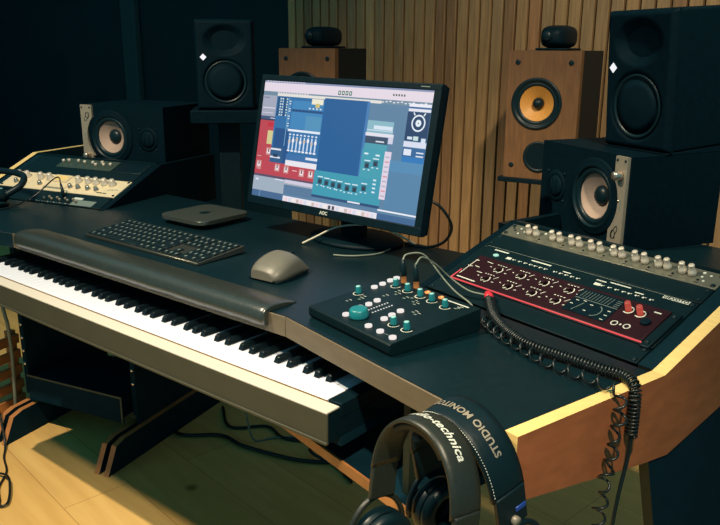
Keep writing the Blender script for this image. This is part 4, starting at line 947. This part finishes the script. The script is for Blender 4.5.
# cable one: from the left plug, thin wire then the loose coil hanging over the side
P1 = BT @ T((0.041, 0.186, 0.0))
c1 = empty('headphone_cable', P1, 'loosely coiled black headphone cable from the left plug, hanging over the side panel', 'cable', None)
build(plug_mb(Matrix.Identity(4)), 'jack_plug', [M['gold'], M['rub']], c1, P1, 'black plug with gold tip')
tip = RW.inverted() @ (P1 @ Vector((0, 0, 0.046)))
wire1 = catmull([tip, (0.064, 0.222, 0.094), (0.074, 0.248, 0.094), (0.085, 0.262, 0.079), (0.112, 0.272, 0.050), (0.140, 0.278, 0.030), (0.171, 0.284, 0.016), (0.205, 0.268, 0.010), (0.222, 0.257, 0.011)], 8)
mb = MB(); mb.tube(on_deck(wire1), 0.0017, 8); build(mb, 'wire', M['cablegrey'], c1)
loose = catmull([(0.222, 0.257, 0.012), (0.308, 0.220, 0.012), (0.363, 0.207, 0.012), (0.425, 0.193, 0.012), (0.478, 0.194, 0.012), (0.530, 0.194, 0.014), (0.556, 0.193, 0.006), (0.560, 0.190, -0.030), (0.559, 0.183, -0.058), (0.559, 0.183, -0.089), (0.559, 0.171, -0.110), (0.559, 0.175, -0.134), (0.558, 0.169, -0.163), (0.558, 0.168, -0.200), (0.556, 0.166, -0.26), (0.556, 0.17, -0.33)], 8)
mb = MB(); mb.tube(coil(on_deck(loose), lambda q: 0.0078 if q < 0.48 else 0.0080 + 0.0016 * math.sin(q * 60), 27, 0), 0.0021, 6); build(mb, 'coil', M['cable'], c1)
# cable two: from the right plug to the red junction, tight coil hanging over the side
P2 = BT @ T((0.079, 0.184, 0.0))
c2 = empty('headphone_cable', P2, 'tightly coiled black headphone cable from the right plug, with a red connector', 'cable', None)
build(plug_mb(Matrix.Identity(4)), 'jack_plug', [M['gold'], M['rub']], c2, P2, 'black plug with gold tip')
tip = RW.inverted() @ (P2 @ Vector((0, 0, 0.046)))
wire2 = catmull([tip, (0.096, 0.232, 0.094), (0.094, 0.268, 0.074), (0.098, 0.300, 0.045), (0.130, 0.318, 0.024), (0.160, 0.332, 0.020)], 8)
mb = MB(); mb.tube(on_deck(wire2), 0.0017, 8); build(mb, 'wire', M['cablegrey'], c2)
cx = RW @ T((0.166, 0.336, 0.0205)) @ RZ(-38) @ RY(90)
mb = MB(); mb.lathe([(0.0, -0.010), (0.0055, -0.010), (0.0075, 0.0), (0.0085, 0.010), (0.007, 0.016), (0.004, 0.018), (0, 0.018)], 16, 0, cx); build(mb, 'connector', M['redplug'], c2, None, 'red connector')
tight = catmull([(0.180, 0.324, 0.018), (0.225, 0.288, 0.0110), (0.268, 0.261, 0.0102), (0.320, 0.238, 0.0102), (0.369, 0.228, 0.0102), (0.428, 0.235, 0.0102), (0.488, 0.242, 0.0102), (0.525, 0.246, 0.0115), (0.549, 0.236, 0.006), (0.5555, 0.230, -0.015), (0.5555, 0.230, -0.066)], 8)
mb = MB(); mb.tube(coil(on_deck(tight), 0.0076, 84, 0), 0.0019, 6); build(mb, 'coil', M['cable'], c2)
tail = catmull([(0.5555, 0.230, -0.066), (0.5555, 0.228, -0.10), (0.556, 0.215, -0.151), (0.557, 0.205, -0.205), (0.557, 0.200, -0.30)], 8)
mb = MB(); mb.tube(on_deck(tail), 0.0030, 8); build(mb, 'tail', M['cable'], c2)

# ------------------------------------------------------------------ headphones
hook = empty('headphone_hanger', RW @ T((0.485, -0.02, -0.05)), 'dark metal hanger under the desk edge that carries both headphones', 'hanger')
mb = MB(); mb.tube([(0.478, 0.02, -0.0480), (0.478, -0.030, -0.050), (0.478, -0.028, -0.030), (0.478, -0.034, -0.004), (0.480, -0.060, 0.006), (0.486, -0.085, 0.0130), (0.492, -0.120, 0.0150)], 0.006, 10); build(mb, 'rod', M['blk'], hook, RW)
mb = MB(); mb.box((0.452, -0.002, -0.0500), (0.504, 0.045, -0.0385), bev=0.002); build(mb, 'clamp', M['blk'], hook, RW)

def headphones(W, label, band_m, name_txt, txt_kind, hw, hh, bwid, ang_text, cup_m, pad_m):
    """hanging headphones; local arch in xz, ribbon along y, top of band at z=0"""
    e = empty('headphones', W, label, 'headphones')
    def arch(t, off=0.0):      # t: angle, 90deg = top
        c_, s_ = math.cos(t), math.sin(t)
        p = Vector(((hw + off) * math.copysign(abs(c_) ** 0.9, c_), 0, -hh + (hh + off) * abs(s_) ** 0.95 * (1 if s_ >= 0 else -1)))
        return p
    def band(th, y0, y1, t0, t1, bulge, n=36):
        mb = MB()
        prof = []
        m_ = 6
        for k in range(m_ + 1):
            q = k / m_; yy_ = y0 + (y1 - y0) * q; prof.append((yy_, bulge * math.sin(PI * q) ** 0.6))
        for k in range(m_ + 1):
            q = 1 - k / m_; prof.append((y0 + (y1 - y0) * q, -th))
        rings = []
        for i in range(n + 1):
            t = R(t0 + (t1 - t0) * i / n)
            rings.append([mb.bm.verts.new(arch(t, o_) + Vector((0, y_, 0))) for y_, o_ in prof])
        for a, b in zip(rings, rings[1:]):
            for k in range(len(prof)):
                fc = mb.bm.faces.new([a[k], a[(k+1) % len(prof)], b[(k+1) % len(prof)], b[k]]); fc.smooth = True
        mb.bm.faces.new(rings[0]); mb.bm.faces.new(rings[-1][::-1])
        return mb
    hb_ = build(band(0.004, -bwid/2, bwid/2, 4, 176, 0.0022), 'headband', band_m, e, W)
    build(band(0.013, -bwid/2 + 0.004, bwid/2 - 0.004, 52, 128, -0.0045), 'headband_pad', pad_m, hb_, W)
    # lettering wrapped on the band
    size, flip, tcen = ang_text
    t_ = text_mesh(name_txt, size, 0.0004, 0.25 if txt_kind == 'solid' else 0.0, spacing=1.04)
    # arc-length table
    tab = [(0.0, R(0))]; prev_ = arch(0.0)
    N_ = 400
    for i in range(1, N_ + 1):
        a = PI * i / N_; q_ = arch(a); tab.append((tab[-1][0] + (q_ - prev_).length, a)); prev_ = q_
    tot = tab[-1][0]
    def at_len(s_):
        s_ = min(max(s_, 0), tot); lo, hi = 0, N_
        while hi - lo > 1:
            mid_ = (lo + hi) // 2
            if tab[mid_][0] <= s_: lo = mid_
            else: hi = mid_
        f_ = (s_ - tab[lo][0]) / max(1e-9, tab[hi][0] - tab[lo][0]); return tab[lo][1] + (tab[hi][1] - tab[lo][1]) * f_
    s0 = tot * tcen
    def wrap(v):
        sx_, sy_ = (v.x, v.y) if not flip else (-v.x, -v.y)
        return arch(at_len(s0 - sx_), 0.0030) + Vector((0, sy_, 0))
    mb = MB(); mb.add_mesh(t_, wrap); build(mb, 'lettering', M['legend'] if txt_kind == 'solid' else M['plate'], hb_, W, 'white lettering on the band')
    # stitches
    if txt_kind != 'solid':
        mb = MB()
        for k in range(46):
            a = R(8 + 110 * k / 46); p = arch(a, 0.0018); q_ = arch(a + R(1.2), 0.0018)
            mb.tube([p + Vector((0, -bwid/2 + 0.003, 0)), q_ + Vector((0, -bwid/2 + 0.003, 0))], 0.0006, 5)
        build(mb, 'stitching', M['legend'], hb_, W, 'pale stitching')
    # sliders, yokes and cups
    for sg in (-1, 1):
        x_ = sg * hw
        mb = MB(); mb.box((x_ - 0.004, -bwid/2 + 0.003, -hh - 0.040), (x_ + 0.004, bwid/2 - 0.003, -hh + 0.012), bev=0.002); build(mb, 'slider', band_m, e, W)
        mb = MB(); mb.lathe([(0.0, -0.006), (0.0062, -0.006), (0.0062, 0.006), (0.0, 0.006)], 14, 0, T((x_ + sg * 0.004, 0, -hh - 0.030)) @ RY(90)); build(mb, 'hinge_bolt', M['plate'], e, W, 'pale hinge bolt')
        mb = MB(); yk = [(x_ + sg * 0.004, 0.046 * math.cos(a), -hh - 0.098 + 0.058 * math.sin(a)) for a in [R(10 + 160 * k / 16) for k in range(17)]]
        mb.tube(yk, 0.0042, 8); build(mb, 'yoke', band_m, e, W)
        Xc = T((x_ - sg * 0.006, 0, -hh - 0.098)) @ RY(90 * sg) 
        mb = MB(); mb.lathe([(0.0, 0.020), (0.022, 0.020), (0.034, 0.017), (0.041, 0.010), (0.0425, 0.0), (0.040, -0.006)], 36, 0, Xc)
        mb.lathe([(0.026, 0.0202), (0.026, 0.0212), (0.024, 0.0215), (0.022, 0.0205)], 36, 1, Xc)
        cp_ = build(mb, 'ear_cup', [cup_m, M['silver']], e, W)
        mb = MB()
        def pad(a, b, Xc=Xc):
            t = 2 * PI * a; q = 2 * PI * b; rr_ = 0.031 + 0.0115 * math.cos(q)
            return Xc @ Vector((rr_ * math.cos(t), rr_ * math.sin(t), -0.0135 + 0.0095 * math.sin(q)))
        mb.grid(pad, 32, 12, 0, closed_u=True); build(mb, 'ear_pad', M['rub'], cp_, W)
    return e
h1 = headphones(RW @ T((0.499, -0.1030, 0.0350)) @ RX(-6), 'black headphones hanging in front with a grey-green band lettered in white', M['band'], 'audio-technica', 'solid', 0.075, 0.096, 0.046, (0.0172, False, 0.455), M['rub'], M['band2'])
h2 = headphones(RW @ T((0.486, -0.0475, 0.0290)) @ RX(12), 'all-black headphones hanging behind, band lettered studio monitor with pale stitching', M['band2'], 'STUDIO MONITOR', 'outline', 0.077, 0.098, 0.055, (0.0140, True, 0.43), M['rub'], M['band2'])
# blue tag on the right slider of the rear headphones
mb = MB(); mb.box((0.0790, 0.004, -0.119), (0.0822, 0.022, -0.112), bev=0.0008, seg=1); build(mb, 'blue_tag', M['bluetag'], h2, PW[h2.name], 'blue stripe')

# ------------------------------------------------------------------ headphones lying on the left wing
LH = LW @ T((-0.318, 0.212, 0.0)) 
lh = empty('headphones', LH, 'black headphones lying on the left wing with a small teal glint', 'headphones')
for k, (dx, dy) in enumerate(((0.0, 0.0), (-0.13, 0.02))):
    Xc = T((dx, dy, 0.020)) @ RX(-8 if k == 0 else 6)
    mb = MB(); mb.lathe([(0.0, 0.034), (0.020, 0.034), (0.033, 0.029), (0.041, 0.018), (0.0425, 0.006), (0.038, 0.0)], 36, 0, Xc); mb.lathe([(0.024, 0.0338), (0.024, 0.0352), (0.021, 0.0352), (0.020, 0.0342)], 30, 1, Xc); build(mb, 'ear_cup', [M['rub'], M['tealtop']], lh, LH)
    mb = MB()
    def pad2(a, b, Xc=Xc):
        t = 2 * PI * a; q = 2 * PI * b; rr_ = 0.032 + 0.0105 * math.cos(q)
        return Xc @ Vector((rr_ * math.cos(t), rr_ * math.sin(t), -0.008 + 0.0095 * math.sin(q)))
    mb.grid(pad2, 32, 10, 0, closed_u=True); build(mb, 'ear_pad', M['rub'], lh, LH)
mb = MB(); hb = catmull([(0.036, 0.012, 0.035), (0.055, 0.055, 0.060), (0.02, 0.095, 0.080), (-0.065, 0.105, 0.086), (-0.15, 0.095, 0.080), (-0.185, 0.06, 0.060), (-0.168, 0.03, 0.035)], 8)
mb.tube(hb, 0.010, 10); build(mb, 'headband', M['band2'], lh, LH)
mb = MB()
for k in range(4): dash(mb, 0.012 + k * 0.004, -0.015 - k * 0.004, 0.020 + k * 0.004, -0.010 - k * 0.004, 0.0555 - 0.0, 0.001)
build(mb, 'cup_print', M['legend2'], lh, LH)

# thin cable arching over the left rack into the lower unit
mb = MB()
lp_ = [LS @ Vector(q) for q in ((-0.232, 0.030, 0.002), (-0.232, 0.036, 0.030))]
pl = [LS @ Vector(q) for q in ((-0.180, 0.034, 0.0010), (-0.181, 0.040, 0.020), (-0.188, 0.050, 0.042))]
c3 = empty('patch_cable', T(pl[0]), 'thin black patch cable arching from the left rack down to the desk', 'cable')
mb = MB(); mb.tube(pl, [0.0055, 0.0052, 0.0028], 12); build(mb, 'jack_plug', M['rub'], c3)
cc = [pl[2]] + [LS @ Vector(q) for q in ((-0.200, 0.062, 0.056), (-0.218, 0.052, 0.052), (-0.245, 0.000, 0.030))] + [LW @ Vector(q) for q in ((-0.258, 0.270, 0.012), (-0.254, 0.215, 0.0035), (-0.290, 0.145, 0.003), (-0.42, 0.125, 0.003))]
mb = MB(); mb.tube(catmull(cc, 8), 0.0022, 8); build(mb, 'wire', M['cable'], c3)

# white cables at the foot of the monitor
mb = MB(); mb.tube(catmull([(-0.495, 0.465, DZ + 0.003), (-0.470, 0.490, DZ + 0.020), (-0.437, 0.516, DZ + 0.041), (-0.400, 0.538, DZ + 0.050), (-0.365, 0.562, DZ + 0.050), (-0.335, 0.60, DZ + 0.036), (-0.28, 0.635, DZ + 0.003)], 8), 0.0024, 8)
tag(build(mb, 'display_cable', M['cablew']), 'white cable arching under the computer monitor', 'cable')
mb = MB(); mb.tube(catmull([(-0.368, 0.435, DZ + 0.0025), (-0.340, 0.448, DZ + 0.0025), (-0.315, 0.47, DZ + 0.003), (-0.295, 0.51, DZ + 0.003), (-0.30, 0.56, DZ + 0.003)], 8), 0.002, 8)
tag(build(mb, 'usb_cable', M['cablegrey']), 'short grey cable lying on the desk right of the monitor foot', 'cable')
# black cable looping out behind the right edge of the screen
mb = MB(); mb.tube(catmull([(-0.300, 0.572, ZO + 0.270), (-0.235, 0.590, ZO + 0.220), (-0.195, 0.610, ZO + 0.195), (-0.175, 0.628, ZO + 0.150), (-0.195, 0.632, ZO + 0.110), (-0.24, 0.630, DZ + 0.004), (-0.30, 0.62, DZ + 0.004)], 8), 0.0035, 8)
tag(build(mb, 'power_cable', M['cable']), 'black cable looping from behind the right edge of the screen', 'cable')

# ------------------------------------------------------------------ under the desk
ur = empty('rack_unit', LW @ T((-0.14, 0.30, FZ + 0.1)), 'dark two-unit device mounted low between the left legs under the desk', 'rack unit')
mb = MB(); mb.prism([(-0.325, FZ + 0.105), (0.064, FZ + 0.105), (0.064, FZ + 0.192), (-0.325, FZ + 0.192)], 'y', 0.262, 0.266, bev=0.001, seg=1); build(mb, 'faceplate', M['shadelift'], ur, LW)
mb = MB(); mb.box((-0.305, 0.2665, FZ + 0.108), (0.040, 0.50, FZ + 0.189)); build(mb, 'chassis', M['shadelift'], ur, LW)
mb = MB(); mb.box((-0.326, 0.258, FZ + 0.186), (0.065, 0.2615, FZ + 0.193), bev=0.001, seg=1); mb.box((0.059, 0.258, FZ + 0.106), (0.065, 0.2615, FZ + 0.1855), bev=0.001, seg=1); build(mb, 'rim', M['devgreen'], ur, LW)
# slatted crate at the left edge
CRW = LW @ T((-0.583, 0.26, FZ)) @ RZ(0)
cr = empty('wooden_crate', CRW, 'small slatted orange wooden crate on the floor at the far left', 'crate')
for k in range(5):
    mb = MB(); mb.box((-0.085, -0.10, 0.005 + k * 0.055), (0.085, -0.088, 0.038 + k * 0.055), bev=0.002); build(mb, 'slat', M['crate'], cr, CRW)
    mb = MB(); mb.box((0.073, -0.085, 0.005 + k * 0.055), (0.085, 0.13, 0.038 + k * 0.055), bev=0.002); build(mb, 'slat', M['crate'], cr, CRW)
for (px_, py_) in ((-0.07, -0.075), (0.06, -0.075), (-0.07, 0.115), (0.06, 0.115)):
    mb = MB(); mb.box((px_ - 0.0125, py_ - 0.0125, 0.0), (px_ + 0.0125, py_ + 0.0125, 0.27)); build(mb, 'corner_post', M['crate'], cr, CRW)
mb = MB(); mb.tube(catmull([LW @ Vector(q) for q in ((-0.400, 0.255, -0.20), (-0.392, 0.250, -0.30), (-0.376, 0.246, -0.36), (-0.368, 0.246, -0.40), (-0.372, 0.250, -0.52), (-0.40, 0.26, -0.74))], 8), 0.006, 8)
tag(build(mb, 'speaker_cable', M['cablegrey']), 'thick grey cable hanging beside the left rack legs', 'cable')
# cables on the floor
def floor_cable(name, pts, r_, m, label):
    mb = MB(); mb.tube(catmull([(a, b, r_ + c) for a, b, c in pts], 8), r_, 8); tag(build(mb, name, m), label, 'cable')
floor_cable('floor_cable', [(-1.30, 0.62, 0.001), (-1.12, 0.52, 0.001), (-1.00, 0.60, 0.001), (-0.90, 0.60, 0.001), (-0.80, 0.62, 0.001), (-0.68, 0.66, 0.001), (-0.55, 0.76, 0.001), (-0.40, 0.92, 0.001)], 0.006, M['cable'], 'thick black cable winding over the floor under the desk, nearest of the tangle')
floor_cable('floor_cable', [(-1.15, 0.74, 0.001), (-1.02, 0.66, 0.001), (-0.93, 0.74, 0.001), (-0.83, 0.72, 0.001), (-0.72, 0.78, 0.001), (-0.60, 0.86, 0.001), (-0.50, 1.05, 0.001)], 0.005, M['cable'], 'black cable on the floor in the middle of the tangle under the desk')
floor_cable('floor_cable', [(-1.05, 0.92, 0.001), (-0.96, 0.86, 0.001), (-0.86, 0.90, 0.001), (-0.78, 0.84, 0.014), (-0.70, 0.70, 0.014), (-0.60, 0.70, 0.002), (-0.50, 0.66, 0.001)], 0.005, M['cable'], 'black cable crossing over the others in the tangle under the desk')
floor_cable('floor_cable', [(-0.93, 0.62, 0.58), (-0.93, 0.62, 0.40), (-0.92, 0.63, 0.20), (-0.905, 0.635, 0.06), (-0.89, 0.65, 0.002), (-0.86, 0.70, 0.001), (-0.80, 0.76, 0.001)], 0.0035, M['cablegrey'], 'thin grey cable hanging from under the desk to the floor')
floor_cable('floor_cable', [(-1.62, 0.17, 0.30), (-1.54, 0.15, 0.15), (-1.46, 0.125, 0.02), (-1.40, 0.09, 0.001), (-1.315, 0.055, 0.001), (-1.25, 0.000, 0.001), (-1.185, -0.030, 0.001), (-1.155, -0.045, 0.002), (-1.150, -0.025, 0.006), (-1.205, 0.010, 0.012), (-1.27, 0.035, 0.014), (-1.34, 0.02, 0.004), (-1.40, -0.03, 0.001)], 0.0035, M['cable'], 'thin black cable looped on the lit floor at lower left')

# ------------------------------------------------------------------ light
def spot(name, loc, target, power, col, size=80, blend=0.6, rad=0.05):
    d = bpy.data.lights.new(name, 'SPOT'); d.energy = power; d.color = col; d.spot_size = R(size); d.spot_blend = blend; d.shadow_soft_size = rad
    o = bpy.data.objects.new(name, d); C.objects.link(o); o.location = loc
    o.rotation_euler = (Vector(target) - Vector(loc)).to_track_quat('-Z', 'Y').to_euler(); return o
WARM = (1.0, 0.83, 0.58)
spot('ceiling_spot', (-0.83, -0.66, 2.42), (-0.85, 0.0, 0.4), 200, WARM, 92, 0.5, 0.016)
spot('ceiling_spot', (1.00, -0.85, 2.42), (0.10, -0.15, 0.75), 215, WARM, 46, 1.0, 0.05)
spot('ceiling_spot', (0.9, -0.2, 2.75), (0.0, 1.95, 0.8), 225, WARM, 66, 0.9, 0.06)  # unseen spot added to light the slatted wall
w = bpy.data.worlds.new('World'); bpy.context.scene.world = w; w.use_nodes = True
bg = w.node_tree.nodes['Background']; bg.inputs['Color'].default_value = (0.075, 0.38, 0.50, 1); bg.inputs['Strength'].default_value = 0.55

sc = bpy.context.scene
sc.view_settings.view_transform = 'Standard'; sc.view_settings.look = 'None'; sc.view_settings.exposure = 0.0; sc.view_settings.gamma = 1.0; sc.view_settings.use_curve_mapping = False
